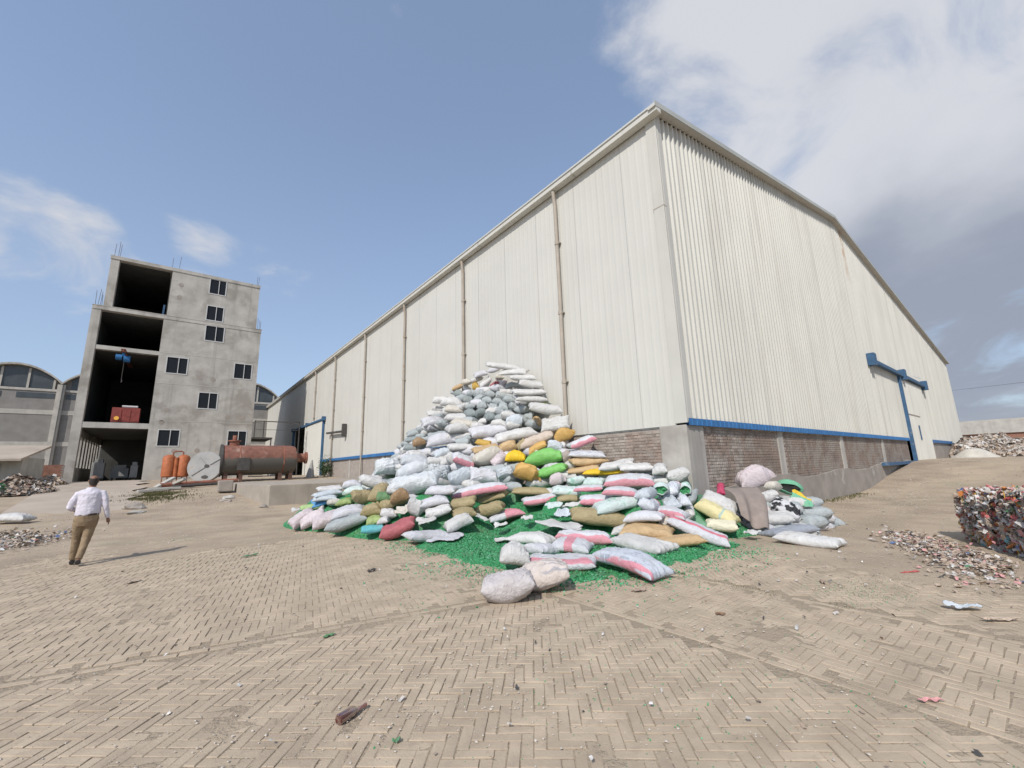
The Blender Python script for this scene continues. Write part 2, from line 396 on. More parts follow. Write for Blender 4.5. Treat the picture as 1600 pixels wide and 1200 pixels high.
for i in range(len(BR)):
    x, y, a = BR[i]; tx, ty = rng.normal(0, .008, 2)
    if i in near:
        o = bpy.data.objects.new('brick', bmeshes[i % 5]); o.location = (x, y, BZ[i]); o.rotation_euler = (tx, ty, a); link(o, paving)
    else:
        ca, sa = math.cos(a), math.sin(a)
        q_ = bv.copy(); q_[8:, 2] += tx*q_[8:, 1]*1.0+ty*q_[8:, 0]+rng.normal(0, .001)
        p = np.stack([x+q_[:, 0]*ca-q_[:, 1]*sa, y+q_[:, 0]*sa+q_[:, 1]*ca, BZ[i]+q_[:, 2]], 1)
        off = len(VV); VV += p.tolist(); FF += [tuple(off+t for t in f) for f in bf]
rest = quick('paving_field', M['paver'], VV, FF, paving); rest['kind'] = 'stuff'

# ------------------------------------------------------------------ warehouse
XW, YG, EAVE, STRIP = 10.3, 5.8, 12.0, 2.66
YEND, XEND, RIDX, RIDZ, EAVE2 = 84.0, 64.5, 28.2, 15.15, 11.35
wh = empty('warehouse', (XW, YG, 0), 'huge cream corrugated steel warehouse on a brick plinth with blue trim', 'warehouse')
def par(o, p):                       # parent while keeping world coordinates (parents carry no rotation or scale here)
    o.parent = p; o.matrix_parent_inverse = Matrix.Translation(-Vector(p.location)) if p.parent is None else Matrix.Identity(4)
    return o
def wpart(mb, name, mt, parent=wh, **kw):
    o = mb.build(name, mt, None, **kw); o.parent = parent
    if parent is wh: o.matrix_parent_inverse = Matrix.Translation((-XW, -YG, 0))
    return o
def rooftop(x): return EAVE+(RIDZ-EAVE)*(x-XW)/(RIDX-XW) if x < RIDX else RIDZ+(EAVE2-RIDZ)*(x-RIDX)/(XEND-RIDX)
# cladding sheets: pan, rising flank, crest, falling flank; one sheet = four ribs
def rib_profile(width, n, d):
    p = []; w = width/n
    for i in range(n):
        o = i*w; p += [(o, 0), (o+w*.56, 0), (o+w*.66, d), (o+w*.86, d), (o+w*.97, 0)]
    p.append((width, 0)); return p
SW = 1.04
def sheet_mesh(plane, a0, wid, nrib, depth, zb, ztop, off):
    pr = rib_profile(wid, nrib, depth); v = []; f = []
    for t, d in pr:
        if plane == 'long': v += [(XW-off-d, a0+t, zb), (XW-off-d, a0+t, ztop(a0+t))]
        else: v += [(a0+t, YG-off-d, zb), (a0+t, YG-off-d, ztop(a0+t))]
    for i in range(len(pr)-1):
        q_ = (2*i, 2*i+2, 2*i+3, 2*i+1); f.append(q_ if plane != 'long' else q_[::-1])
    m_ = MB(); m_.add(v, f); return m_
y = YG+.25; kk = 0
while y < YEND-.1:
    wid = min(SW, YEND-y)
    if not (41.2 < y+.5 < 54.5):
        wpart(sheet_mesh('long', y, wid-.004, 4, .004, STRIP-.06, lambda a: EAVE-.02, .012+.003*(kk % 2)), 'cladding_sheet', M['cladding_long'])
    else:
        wpart(sheet_mesh('long', y, wid-.004, 4, .004, 6.55, lambda a: EAVE-.02, .012+.003*(kk % 2)), 'cladding_sheet', M['cladding_long'])
    y += wid; kk += 1
x = XW+.22; kk = 0
while x < XEND-.1:
    wid = min(SW, XEND-x); zb = STRIP if not (37.2 < x+.5 < 45.2) else 6.8
    wpart(sheet_mesh('gable', x, wid-.004, 4, .07, zb, lambda a: rooftop(a)-.05, .012+.003*(kk % 2)), 'cladding_sheet', M['cladding'])
    x += wid; kk += 1
mb = MB(); mb.box(XW-.062, YG-.075, STRIP-.02, XW+.02, YG+.26, EAVE-.05); mb.box(XW+.0225, YG-.077, STRIP+.03, XW+.24, YG+.02, EAVE+.01)
wpart(mb, 'corner_flashing', M['flashing'], bevel=.01)
mb = MB(); mb.box(XW-.067, YG-.08, 8.9, XW+.1, YG+.27, 8.93); wpart(mb, 'flashing_joint', M['pipe'])
# core walls behind the sheets (so that nothing shows through joints)
mb = MB(); mb.box(XW+.03, YG+.3, STRIP-.1, XW+.12, 41.4, EAVE-.1); mb.box(XW+.03, 41.4, 6.5, XW+.12, 54.4, EAVE-.1); mb.box(XW+.03, 54.4, .5, XW+.12, YEND, EAVE-.1)
wpart(mb, 'side_girt_wall', M['roof'])
mb = MB()
for a, b2, z0 in ((XW+.2, 37.4, STRIP-.1), (37.4, 45.0, 6.7), (45.0, XEND, STRIP-.1)):
    st = [a]+[v for v in (RIDX,) if a < v < b2]+[b2]
    for p0, p1 in zip(st[:-1], st[1:]):
        mb.add([(p0, YG+.03, z0), (p1, YG+.03, z0), (p1, YG+.03, rooftop(p1)-.1), (p0, YG+.03, rooftop(p0)-.1)], [(0, 1, 2, 3)])
wpart(mb, 'gable_girt_wall', M['roof'])
mb = MB(); mb.box(XEND-.1, YG, 0, XEND, YEND, EAVE2-.1); mb.box(XW, YEND-.1, 0, XEND, YEND, 11.3); wpart(mb, 'rear_wall', M['cladding'])
# roof
mb = MB()
mb.add([(XW-.35, YG-.28, EAVE+.02), (RIDX, YG-.28, RIDZ+.06), (RIDX, YEND, RIDZ+.06), (XW-.35, YEND, EAVE+.02), (XW-.35, YG-.28, EAVE-.03), (RIDX, YG-.28, RIDZ-.0), (RIDX, YEND, RIDZ), (XW-.35, YEND, EAVE-.03)],
       [(0, 1, 2, 3), (7, 6, 5, 4), (0, 4, 5, 1), (3, 2, 6, 7), (0, 3, 7, 4)])
mb.add([(RIDX, YG-.28, RIDZ+.06), (XEND+.3, YG-.28, EAVE2+.06), (XEND+.3, YEND, EAVE2+.06), (RIDX, YEND, RIDZ+.06), (RIDX, YG-.28, RIDZ), (XEND+.3, YG-.28, EAVE2), (XEND+.3, YEND, EAVE2), (RIDX, YEND, RIDZ)],
       [(0, 1, 2, 3), (7, 6, 5, 4), (0, 4, 5, 1), (3, 2, 6, 7)])
roof = wpart(mb, 'roof', M['roof'])
# verge trim along the gable
def verge(mt, name, y0, y1, dz0, dz1):
    mb = MB()
    for x0, x1 in ((XW-.36, RIDX), (RIDX, XEND+.32)):
        z0, z1 = rooftop(max(x0, XW)) , rooftop(min(x1, XEND))
        mb.add([(x0, y0, z0+dz0), (x1, y0, z1+dz0), (x1, y0, z1+dz1), (x0, y0, z0+dz1), (x0, y1, z0+dz0), (x1, y1, z1+dz0), (x1, y1, z1+dz1), (x0, y1, z0+dz1)],
               [(0, 1, 2, 3), (7, 6, 5, 4), (1, 0, 4, 5), (3, 2, 6, 7), (0, 3, 7, 4), (2, 1, 5, 6)])
    return wpart(mb, name, mt)
M['vergegrey'] = mat('verge_trim', (.40, .41, .385), .5, .1, 1.0)
verge(M['vergegrey'], 'verge_trim', YG-.31, YG-.285, -.09, .085)
verge(M['flashing'], 'verge_soffit', YG-.284, YG-.06, -.09, -.035)
M['gutter_body'] = mat('gutter_body', (.60, .585, .53), .5, .05, .8, 0, streak=((.42, .38, .31), .3, 3))
# gutter on the long eave
mb = MB(); L0, L1 = YG-.30, YEND
prof = [(XW-.06, EAVE+.015), (XW-.30, EAVE+.07), (XW-.33, EAVE+.055), (XW-.30, EAVE-.19), (XW-.07, EAVE-.21)]
mb.loft([[(a, L0, b) for a, b in prof], [(a, L1, b) for a, b in prof]])
gut = wpart(mb, 'gutter', M['gutter_body'])
for yj in np.arange(8.9, 84, 6.0):
    mb = MB(); mb.loft([[(XW-.22+(a-(XW-.22))*1.03, yy, EAVE-.1+(b-(EAVE-.1))*1.04) for a, b in prof] for yy in (yj, yj+.09)]); wpart(mb, 'gutter_joint', M['gutter'], gut)
# downpipes
for yd in (10.0, 16.6, 23.5, 30.6, 38.4, 45.3):
    zb = {10.0: 1.2, 16.6: .2, 23.5: .3, 30.6: 1.1, 38.4: 1.2, 45.3: 6.7}[yd]
    mb = MB(); mb.tube([(XW-.20, yd, EAVE-.25), (XW-.18, yd, EAVE-.5), (XW-.13, yd+.01, EAVE-.8), (XW-.13, yd-.01, 7.5), (XW-.13, yd+.015, zb)], .068, 12)
    dpn = wpart(mb, 'downpipe', M['pipe'], smooth='auto')
    for zc in (9.6, 6.9, 4.4):
        if zc > zb:
            mb = MB(); mb.tube([(XW-.13, yd, zc), (XW-.13, yd, zc+.13)], .085, 12); mb.box(XW-.14, yd-.12, zc+.04, XW-.03, yd+.12, zc+.08); wpart(mb, 'pipe_clamp', M['pipe'], dpn)
# blue drip trim at the foot of the cladding
def btrim(mb, name='base_trim'): return wpart(mb, name, M['blue'])
yseg = [(12.3+i*3.05, 12.3+i*3.05+3.04) for i in range(9)]+[(39.8, 41.2)]
for a, b2 in yseg:
    mb = MB(); mb.prism([(XW-.085, a), (XW-.01, a), (XW-.01, b2), (XW-.085, b2)], STRIP-.13, STRIP+.06); btrim(mb)
for i in range(9):
    a, b2 = XW+.0+i*3.03, min(XW+i*3.03+3.025, 37.3)
    mb = MB()   # ribbed drip flashing follows the corrugation
    pr = rib_profile(b2-a-.003, int(round((b2-a)/.26)), .018); v = []; f = []
    for t, d in pr: v += [(a+t, YG-.09-d, STRIP-.08), (a+t, YG-.09-d, STRIP+.10)]
    f = [(2*j, 2*j+2, 2*j+3, 2*j+1) for j in range(len(pr)-1)]
    n_ = len(v); v += [(a, YG-.02, STRIP-.08), (b2-.003, YG-.02, STRIP-.08), (a, YG-.02, STRIP+.10), (b2-.003, YG-.02, STRIP+.10)]
    f += [tuple([2*j for j in range(len(pr))][::-1]+[n_, n_+1]), (n_, n_+1, n_+3, n_+2)]
    mb.add(v, f); btrim(mb)
mb = MB(); mb.box(45.2, YG-.115, STRIP-.1, 50.5, YG-.02, STRIP+.13); btrim(mb)
mb = MB(); mb.box(50.503, YG-.115, STRIP-.1, 56.0, YG-.02, STRIP+.13); btrim(mb)

# plinth: brick panels between concrete pillars, rendered foot
def plinth(name, mbm, mt=None): return wpart(mbm, name, mt or M['mortar'])
mb = MB(); mb.box(XW+.045, YG+.8, -.3, XW+.4, 41.2, STRIP-.08); pl1 = plinth('plinth_wall', mb)
mb = MB(); mb.box(XW+.85, YG+.045, -.3, 37.3, YG+.4, STRIP-.05); pl2 = plinth('plinth_wall', mb)
mb = MB(); mb.box(45.2, YG+.0, -.3, XEND-.2, YG+.35, STRIP-.05); wpart(mb, 'plinth_wall', M['plaster'])
mb = MB(); mb.box(XW-.02, YG-.02, -.3, XW+.84, YG+.78, STRIP-.06); wpart(mb, 'corner_pillar', M['concrete'], bevel=.02)
for xp in (16.2, 23.1, 30.4): mb = MB(); mb.box(xp, YG+.012, -.3, xp+.42, YG+.35, STRIP-.055); wpart(mb, 'pillar', M['concrete'])
for yp in (12.8, 19.8, 26.6, 33.4): mb = MB(); mb.box(XW+.012, yp, -.3, XW+.35, yp+.4, STRIP-.085); wpart(mb, 'pillar', M['concrete'])
# cement render skirting with an uneven upper edge on the gable
mb = MB(); top = []; xs_ = np.arange(XW+.86, 36.9, .35)
for x in xs_: top.append(.98+.10*math.sin(x*.9)+.16*(float(vnoise(x, 0, 1.1, 8))-.5)+.012*(x-11))
v = []; f = []
for x, z in zip(xs_, top): v += [(x, YG-.012, -.3), (x, YG-.012, z), (x, YG+.1, z+.02)]
for i in range(len(xs_)-1): f += [(3*i, 3*i+3, 3*i+4, 3*i+1), (3*i+1, 3*i+4, 3*i+5, 3*i+2)]
mb.add(v, f); wpart(mb, 'render_skirting', M['plaster'])
BH, BLn, MJ = .075, .225, .012
pb = MB(); pb.box(-.5*(BLn-.001), 0, -.5*BH, .5*(BLn-.001), .055, .5*BH)
def small_brick(lx):
    m_ = MB(); a = lx/2; h_ = BH/2; c_ = .006
    m_.add([(-a, 0.012, -h_), (a, 0.012, -h_), (a, 0.012, h_), (-a, 0.012, h_), (-a+c_, 0, -h_+c_), (a-c_, 0, -h_+c_), (a-c_, 0, h_-c_), (-a+c_, 0, h_-c_), (-a, .06, -h_), (a, .06, -h_), (a, .06, h_), (-a, .06, h_)],
           [(4, 5, 6, 7)]+[(i, (i+1) % 4, 4+(i+1) % 4, 4+i) for i in range(4)]+[(8+i, 8+(i+1) % 4, (i+1) % 4, i) for i in range(4)])
    return m_
b_str = small_brick(BLn).mesh('brick', M['plinth_brick']); b_hdr = small_brick(.108).mesh('brick', M['plinth_brick'])
def brick_field(face, a0, a1, z0, z1, parts, skipf=None):
    """English bond on one face; the `parts` bricks nearest the corner are objects, the rest one joined part"""
    lst = []; row = 0; z = z0+BH/2
    while z+BH/2 < z1:
        L_ = BLn if row % 2 else .108; pitch = L_+MJ; a = a0+L_/2+(.0 if row % 2 else .03)
        while a+L_/2 < a1:
            if skipf is None or not skipf(a, z): lst.append((a, z, row % 2))
            a += pitch
        row += 1; z += BH+MJ
    lst.sort(key=lambda t: t[0]+.15*abs(t[1]-1.6))
    J = MB()
    for i, (a, z, l) in enumerate(lst):
        off = rng.uniform(-.006, .006)
        if face == 'long': loc = (XW+.045-.016+off, a, z); rz = -math.pi/2
        else: loc = (a, YG+.045-.016+off, z); rz = 0
        if i < parts:
            o = bpy.data.objects.new('brick', b_str if l else b_hdr); o.location = loc; o.rotation_euler = (0, rng.normal(0, .006), rz); link(o)
            o.parent = pl1 if face == 'long' else pl2
        else:
            src = b_str if l else b_hdr
            if face == 'long': J.add([(loc[0]+v_.co.y, loc[1]-v_.co.x, loc[2]+v_.co.z) for v_ in src.vertices], [tuple(p_.vertices) for p_ in src.polygons])
            else: J.add([(loc[0]+v_.co.x, loc[1]+v_.co.y, loc[2]+v_.co.z) for v_ in src.vertices], [tuple(p_.vertices) for p_ in src.polygons])
    o = J.build('brick_field', M['plinth_brick'], None); o.parent = pl1 if face == 'long' else pl2; o['kind'] = 'stuff'
pil = lambda lst_: (lambda a, z: any(p-.12 < a < p+.54 for p in lst_))
brick_field('long', YG+.79, 12.7, .6, STRIP-.1, 300)
def gskip(a, z): return pil((16.2, 23.1, 30.4))(a, z) or z < .93+.012*(a-11)
brick_field('gable', XW+.86, 37.2, .85, STRIP-.07, 300, gskip)

# sliding door in the gable
door = MB(); pr = rib_profile(7.3, 26, .03); v = []
for t, d in pr: v += [(37.75+t, YG-.16-d, 1.3), (37.75+t, YG-.16-d, 6.75)]
door.add(v, [(2*j, 2*j+2, 2*j+3, 2*j+1) for j in range(len(pr)-1)])
door.box(37.72, YG-.155, 1.3, 45.1, YG-.09, 6.75)
gd = wpart(door, 'sliding_door', M['cladding'])
mb = MB(); mb.box(37.5, YG-.25, 1.28, 37.72, YG-.06, 6.95); wpart(mb, 'door_jamb', M['blue_steel'], gd)
mb = MB(); mb.box(30.4, YG-.34, 6.9, 46.4, YG-.12, 7.1); rl = wpart(mb, 'door_rail', M['blue_steel'], gd)
for xb in (30.3, 38.2, 46.0): mb = MB(); mb.box(xb, YG-.42, 6.72, xb+.55, YG-.08, 7.42); wpart(mb, 'rail_bracket', M['blue_steel'], gd)
mb = MB(); mb.box(40.7, YG-.215, 2.7, 41.0, YG-.19, 3.7); wpart(mb, 'latch', M['blue_steel'], gd)
mb = MB(); mb.box(38.0, YG-.205, 4.35, 42.0, YG-.185, 4.40); wpart(mb, 'wicket_seam', M['pipe'], gd)
mb = MB(); mb.bar((42.8, YG-.2, 7.2), (43.6, YG-.6, 7.55), .03); mb.bar((42.8, YG-.2, 7.45), (43.4, YG-.5, 7.3), .03); wpart(mb, 'lamp_arm', M['winframe'], gd)
mb = MB(); mb.box(29.4, YG-.30, 1.14, 37.45, YG-.03, 1.30); wpart(mb, 'sill_rail', M['blue_steel'])
# sliding door in the long wall
door = MB(); pr = rib_profile(6.9, 24, .03); v = []
for t, d in pr: v += [(XW-.18-d, 41.5+t, 1.2), (XW-.18-d, 41.5+t, 6.3)]
door.add(v, [(2*j, 2*j+1, 2*j+3, 2*j+2) for j in range(len(pr)-1)])
door.box(XW-.175, 41.5, 1.2, XW-.10, 48.4, 6.3)
ld = wpart(door, 'sliding_door', M['cladding_long'])
mb = MB(); mb.box(XW-.22, 41.3, 1.15, XW-.05, 41.46, 6.5); mb.box(XW-.26, 54.2, 1.15, XW-.05, 54.45, 6.5); wpart(mb, 'door_jamb', M['blue_steel'], ld)
mb = MB(); mb.box(XW-.30, 41.2, 6.34, XW-.07, 55.0, 6.5); wpart(mb, 'door_rail', M['blue_steel'], ld)
for yb_ in (41.0, 47.5, 54.5): mb = MB(); mb.box(XW-.34, yb_, 6.28, XW-.05, yb_+.32, 6.66); wpart(mb, 'rail_bracket', M['blue_steel'], ld)
# wall bracket with a lamp post end
mb = MB(); mb.bar((XW-.3, 34.7, 4.75), (XW-.3, 39.3, 4.95), .16); mb.box(XW-.36, 34.5, 4.35, XW-.06, 34.8, 5.35); wpart(mb, 'wall_bracket', M['darksteel'])

# ------------------------------------------------------------------ concrete tower
TY = 47.0; TD = 15.0; TB = 1.3
tw = empty('concrete_tower', (-.9, TY, TB), 'unfinished grey concrete tower with open bays on its left side', 'building')
def tpart(mb, name, mt, parent=None, **kw):
    o = mb.build(name, mt, None, **kw); o.parent = parent or tw
    if parent is None: o.matrix_parent_inverse = Matrix.Translation((.9, -TY, -TB))
    return o
XL, XR = -6.98, 5.15          # lower block
UL, UR = -6.35, 4.70          # upper block
Z4 = 15.78; ZT = 20.4
WT = .28
wins = [(.6, 18.6, 1.92, 20.1), (.6, 15.95, 1.92, 17.4), (.68, 13.95, 2.14, 15.45), (-1.8, 10.55, -.3, 12.05), (3.22, 10.6, 4.68, 12.1), (.74, 7.55, 2.18, 9.05), (-1.73, 4.15, -.25, 5.58), (3.25, 4.2, 4.75, 5.62)]
XO = -2.38                    # right edge of the open bays
# front wall right of the bays, split into strips round the windows
def wall_with_windows(x0, x1, z0, z1, ws):
    xs_ = sorted({x0, x1, *[w[0] for w in ws], *[w[2] for w in ws]}); mb = MB()
    for a, b in zip(xs_[:-1], xs_[1:]):
        cuts = sorted([(w[1], w[3]) for w in ws if w[0] <= a+1e-6 and w[2] >= b-1e-6]); z = z0
        for c0, c1 in cuts+[(z1, z1)]:
            if c0 > z+1e-6: mb.box(a, TY, z, b, TY+WT, c0)
            z = c1
    return mb
mb = wall_with_windows(XO, XR, TB-.4, Z4, [w for w in wins if w[3] < Z4])
fw = tpart(mb, 'front_wall', M['concrete'])
mb = wall_with_windows(-2.22, UR, Z4+.001, ZT-.3, [w for w in wins if w[1] > Z4])
for_up = tpart(mb, 'front_wall', M['concrete'])
# left pier, side walls, back wall
mb = MB(); mb.box(XL, TY-.002, TB-.4, -6.42, TY+.6, Z4); tpart(mb, 'pier', M['concrete'])
mb = MB(); mb.box(UL, TY-.003, Z4, -5.8, TY+.6, ZT-.3); tpart(mb, 'pier', M['concrete'])
mb = MB()                      # left wall with tall slots on the ground floor
yy = TY+.6
while yy < TY+TD-1:
    mb.box(XL, yy, TB-.4, XL+.25, yy+.75, 5.0); yy += 1.55
mb.box(XL, TY+.6, 5.0, XL+.25, TY+TD, Z4); mb.box(XL, TY+.6, TB-.4, XL+.249, TY+TD, 2.5)
tpart(mb, 'side_wall', M['concrete'])
mb = MB(); mb.box(XR-.25, TY+WT, TB-.4, XR, TY+TD, Z4); tpart(mb, 'side_wall', M['concrete'])
mb = MB(); mb.box(UL, TY+.6, Z4, UL+.25, TY+TD-2, ZT-.3); tpart(mb, 'side_wall', M['concrete'])
mb = MB(); mb.box(UR-.25, TY+WT, Z4, UR, TY+TD-2, ZT-.3); tpart(mb, 'side_wall', M['concrete'])
mb = MB(); mb.box(XL+.25, TY+TD-.25, TB-.4, XR-.25, TY+TD, Z4); mb.box(UL+.25, TY+TD-2.25, Z4, UR-.25, TY+TD-2, ZT-.3); tpart(mb, 'back_wall', M['interior_shade'])
for z0, z1, x0, x1, yq in ((5.6, 6.05, XL+.3, XR-.3, TY+.02), (12.08, 12.42, XL+.3, XR-.3, TY+.03), (15.45, Z4+.04, XL+.01, XR+.03, TY-.04)):
    mb = MB(); mb.box(x0, yq, z0, x1, TY+TD-.3, z1-.0)
    if z0 > 15: mb.box(XL-.03, TY-.06, Z4-.02, XR+.05, TY+.1, Z4+.02)
    tpart(mb, 'floor_slab', M['concrete_pale'] if z0 < 15 else M['concrete'])
mb = MB(); mb.box(UL-.04, TY-.06, ZT-.3, UR+.04, TY+TD-2, ZT); tpart(mb, 'roof_slab', M['concrete'])
mb = MB(); mb.box(XL+.3, TY+.05, TB-.35, XR-.3, TY+TD-.3, TB+.02); tpart(mb, 'ground_slab', M['concrete'])
mb = MB(); mb.box(-2.4, TY+.3, TB, -2.15, TY+TD-.4, 5.6); mb.box(-2.4, TY+.3, 6.06, -2.15, TY+TD-.4, 12.07); mb.box(-2.4, TY+.3, 12.43, -2.15, TY+TD-.4, 15.44); mb.box(-2.3, TY+.3, Z4+.05, -2.15, TY+TD-2.4, ZT-.31); tpart(mb, 'partition_wall', M['interior_shade'])
# added dark panels, painting unlit shade onto ceilings and left wall of the bays
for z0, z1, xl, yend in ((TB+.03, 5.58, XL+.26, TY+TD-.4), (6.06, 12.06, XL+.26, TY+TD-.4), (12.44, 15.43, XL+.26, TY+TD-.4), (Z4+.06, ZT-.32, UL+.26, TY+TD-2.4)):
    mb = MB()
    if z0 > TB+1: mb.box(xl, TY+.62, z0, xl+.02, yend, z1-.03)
    mb.box(xl, TY+.55, z1-.025, -2.42, yend, z1-.005); tpart(mb, 'shade_panel', M['interior_shade'])
# formwork patches and shutter-joint bands standing a little proud
for z in (12.35, 9.6, 6.3):
    mb = MB(); mb.box(XO+.02, TY-.012, z, XR-.002, TY, z+.05); tpart(mb, 'shutter_joint', M['concrete_pale'])
for x, z in ((-.6+.1, 3.75), (1.1, 3.8), (3.1, 6.9), (4.3, 6.95), (-1.6, 6.2), (-1.4, 7.3), (.7, 10.4), (1.7, 10.3), (-1.5, 18.9), (-1.5, 17.7)):
    mb = MB(); mb.tube([(x, TY-.012, z), (x, TY+.05, z)], .19, 14); tpart(mb, 'tie_hole_patch', M['plaster'])
for w in wins:
    x0, z0, x1, z1 = w; mb = MB(); t = .045; y0, y1 = TY-.03, TY+.10; xm = x0+(x1-x0)*.56
    for q_ in ((x0-.035, z0-.035, x1+.035, z0+t), (x0-.035, z1-t, x1+.035, z1+.035), (x0-.035, z0+t, x0+t, z1-t), (x1-t, z0+t, x1+.035, z1-t), (xm-t*.6, z0+t, xm+t*.6, z1-t)): mb.box(q_[0], y0, q_[1], q_[2], y1, q_[3])
    wf = tpart(mb, 'window', M['winframe'])
    for a, b in ((x0+t, xm-t*.6), (xm+t*.6, x1-t)):
        mb = MB(); mb.box(a, TY+.04, z0+t, b, TY+.055, z1-t); tpart(mb, 'pane', M['glass'], wf)
    mb = MB(); mb.box(x0, TY+1.6, z0-.6, x1, TY+1.7, z1+.6)
for x, z in [(-6.2, ZT), (-5.95, ZT), (-5.85, ZT), (-2.3, ZT), (-1.8, ZT), (4.45, ZT), (4.55, ZT), (-6.85, Z4), (-6.7, Z4), (-6.55, Z4), (-6.45, Z4), (4.85, Z4), (4.98, Z4), (5.06, Z4)]:
    mb = MB(); h_ = random.uniform(.9, 1.5); mb.tube([(x, TY+.15, z-.1), (x+random.uniform(-.04, .08), TY+.15, z+h_)], .015, 6); tpart(mb, 'rebar', M['rebar'])
for dx in (-2.52, -2.45): mb = MB(); mb.tube([(dx, TY+.02, Z4+.04), (dx+.02, TY+.02, Z4+.95)], .03, 6); tpart(mb, 'rebar', M['blue_steel'])
# steel landing beside the tower
ln = empty('steel_landing', (5.2, TY-.5, 1.3), 'dark steel landing with railing between tower and warehouse', 'landing')
def lpart(mb, name, mt):
    o = mb.build(name, mt); o.parent = ln; o.matrix_parent_inverse = Matrix.Translation((-5.2, -TY+.5, -1.3)); return o
mb = MB(); mb.box(5.2, TY-.2, 4.9, 6.9, TY+4.2, 5.05); lpart(mb, 'deck', M['darksteel'])
mb = MB(); mb.bar((5.3, TY-.1, 6.6), (9.3, TY-.1, 6.6), .09); mb.bar((5.3, TY-.1, 5.8), (9.3, TY-.1, 5.8), .04); lpart(mb, 'rail', M['darksteel'])
for x, z0 in ((5.35, 4.9), (6.1, 5.0), (9.25, 1.2)): mb = MB(); mb.bar((x, TY-.1, z0), (x, TY-.1, 6.65), .09); lpart(mb, 'post', M['darksteel'])
mb = MB(); mb.bar((6.8, TY-.1, 4.95), (6.8, TY-.1, 1.2), .1); lpart(mb, 'post', M['darksteel'])
# hoist and generator
ho = empty('chain_hoist', (-4.5, TY-.3, 11.5), 'blue electric hoist on a rusty beam under the tower slab', 'hoist')
def hp(mb, name, mt, **kw):
    o = mb.build(name, mt, **kw); o.parent = ho; o.matrix_parent_inverse = Matrix.Translation((4.5, -TY+.3, -11.5)); return o
mb = MB(); mb.box(-4.75, TY-1.0, 11.86, -4.45, TY+6, 11.92); mb.box(-4.63, TY-1.0, 11.92, -4.57, TY+6, 12.02); mb.box(-4.75, TY-1.0, 12.02, -4.45, TY+6, 12.07); hp(mb, 'beam', M['rust'])
mb = MB(); mb.tube([(-5.05, TY-.4, 11.45), (-4.65, TY-.4, 11.45)], .24, 14); mb.box(-4.68, TY-.5, 11.5, -4.5, TY-.3, 11.9); hp(mb, 'motor', M['bluemach'], smooth='auto')
mb = MB(); mb.tube([(-4.55, TY-.4, 11.35), (-4.15, TY-.4, 11.35)], .27, 14); hp(mb, 'drum', M['bluemach'], smooth='auto')
mb = MB(); mb.tube([(-4.5, TY-.4, 11.3), (-4.5, TY-.4, 9.6)], .02, 6); mb.tube([(-4.5, TY-.4, 9.6), (-4.45, TY-.4, 9.45), (-4.5, TY-.4, 9.35)], .04, 6); hp(mb, 'hook', M['darksteel'])
gn = empty('generator', (-4.0, TY+.9, 6.05), 'dark red generator cabinet standing on the tower slab', 'generator')
def gp(mb, name, mt):
    o = mb.build(name, mt); o.parent = gn; o.matrix_parent_inverse = Matrix.Translation((4.0, -TY-.9, -6.05)); return o
mb = MB(); mb.box(-4.85, TY+.35, 6.15, -3.1, TY+1.4, 7.35); gp(mb, 'cabinet', M['redmach'])
mb = MB(); mb.box(-4.8, TY+.4, 6.055, -3.15, TY+1.35, 6.149); gp(mb, 'skid', M['darksteel'])
for a in (-4.75, -4.18, -3.6): mb = MB(); mb.box(a, TY+.32, 6.25, a+.5, TY+.349, 7.2); gp(mb, 'door_panel', M['redmach'])
M['lampyellow'] = mat('beacon', (.85, .45, .08), .4)
mb = MB(); mb.tube([(-4.5, TY+.22, 6.45), (-4.5, TY+.33, 6.45)], .16, 12); gp(mb, 'round_gauge', M['lampyellow'])
mb = MB(); mb.tube([(-4.3, TY+.8, 7.5), (-3.3, TY+.8, 7.5)], .1, 10); mb.box(-4.0, TY+.75, 7.351, -3.9, TY+.85, 7.45); gp(mb, 'silencer', M['winframe'])
# machinery inside the ground floor
for i, (x, y, w_, h_) in enumerate([(-5.5, TY+4, .8, 1.6), (-4.2, TY+5.5, 1.2, 1.1), (-3.1, TY+3.2, .5, 1.3)]):
    e_ = empty('machine', (x, y, TB+.03), ['tall grey machine at the left inside the dark tower bay', 'low grey machine in the middle of the dark tower bay', 'pale cabinet at the right inside the dark tower bay'][i], 'machine')
    for nm, q_ in (('body', (-w_/2, -.4, .25, w_/2, .4, h_)), ('hopper', (-w_/3, -.3, h_, w_/3, .3, h_+.3))):
        mb = MB(); mb.box(*q_); o = mb.build(nm, M['greydisc'], e_, bevel=.03)
    for sx in (-1, 1):
        mb = MB(); mb.box(sx*w_*.4-.05, -.35, 0, sx*w_*.4+.05, .35, .25); mb.build('leg', M['darksteel'], e_)

# ------------------------------------------------------------------ vaulted factory behind the tower
VY = 76.0
vf = empty('vaulted_factory', (-4, VY, 1.3), 'grey block factory with a row of barrel vaults far behind the tower', 'building')
def vpart(mb, name, mt, parent=None, **kw):
    o = mb.build(name, mt, None, **kw); o.parent = parent or vf
    if parent is None: o.matrix_parent_inverse = Matrix.Translation((4, -VY, -1.3))
    return o
VZ, VS = 13.3, 8.1
val = [-28.9+VS*i for i in range(6)]     # valleys between vaults
mb = MB(); mb.box(val[0], VY, 0, val[-1], VY+.3, VZ-.9); vpart(mb, 'front_wall', M['block'])
for z in (9.5, 5.6): mb = MB(); mb.box(val[0], VY-.05, z, val[-1], VY, z+.55); vpart(mb, 'ring_beam', M['concrete_pale'])
for x in val: mb = MB(); mb.box(x-.35, VY-.35, 0, x+.35, VY-.051, VZ); mb.box(x-.12, VY-.5, 0, x+.12, VY-.351, VZ-.1); vpart(mb, 'pilaster', M['concrete_pale'])
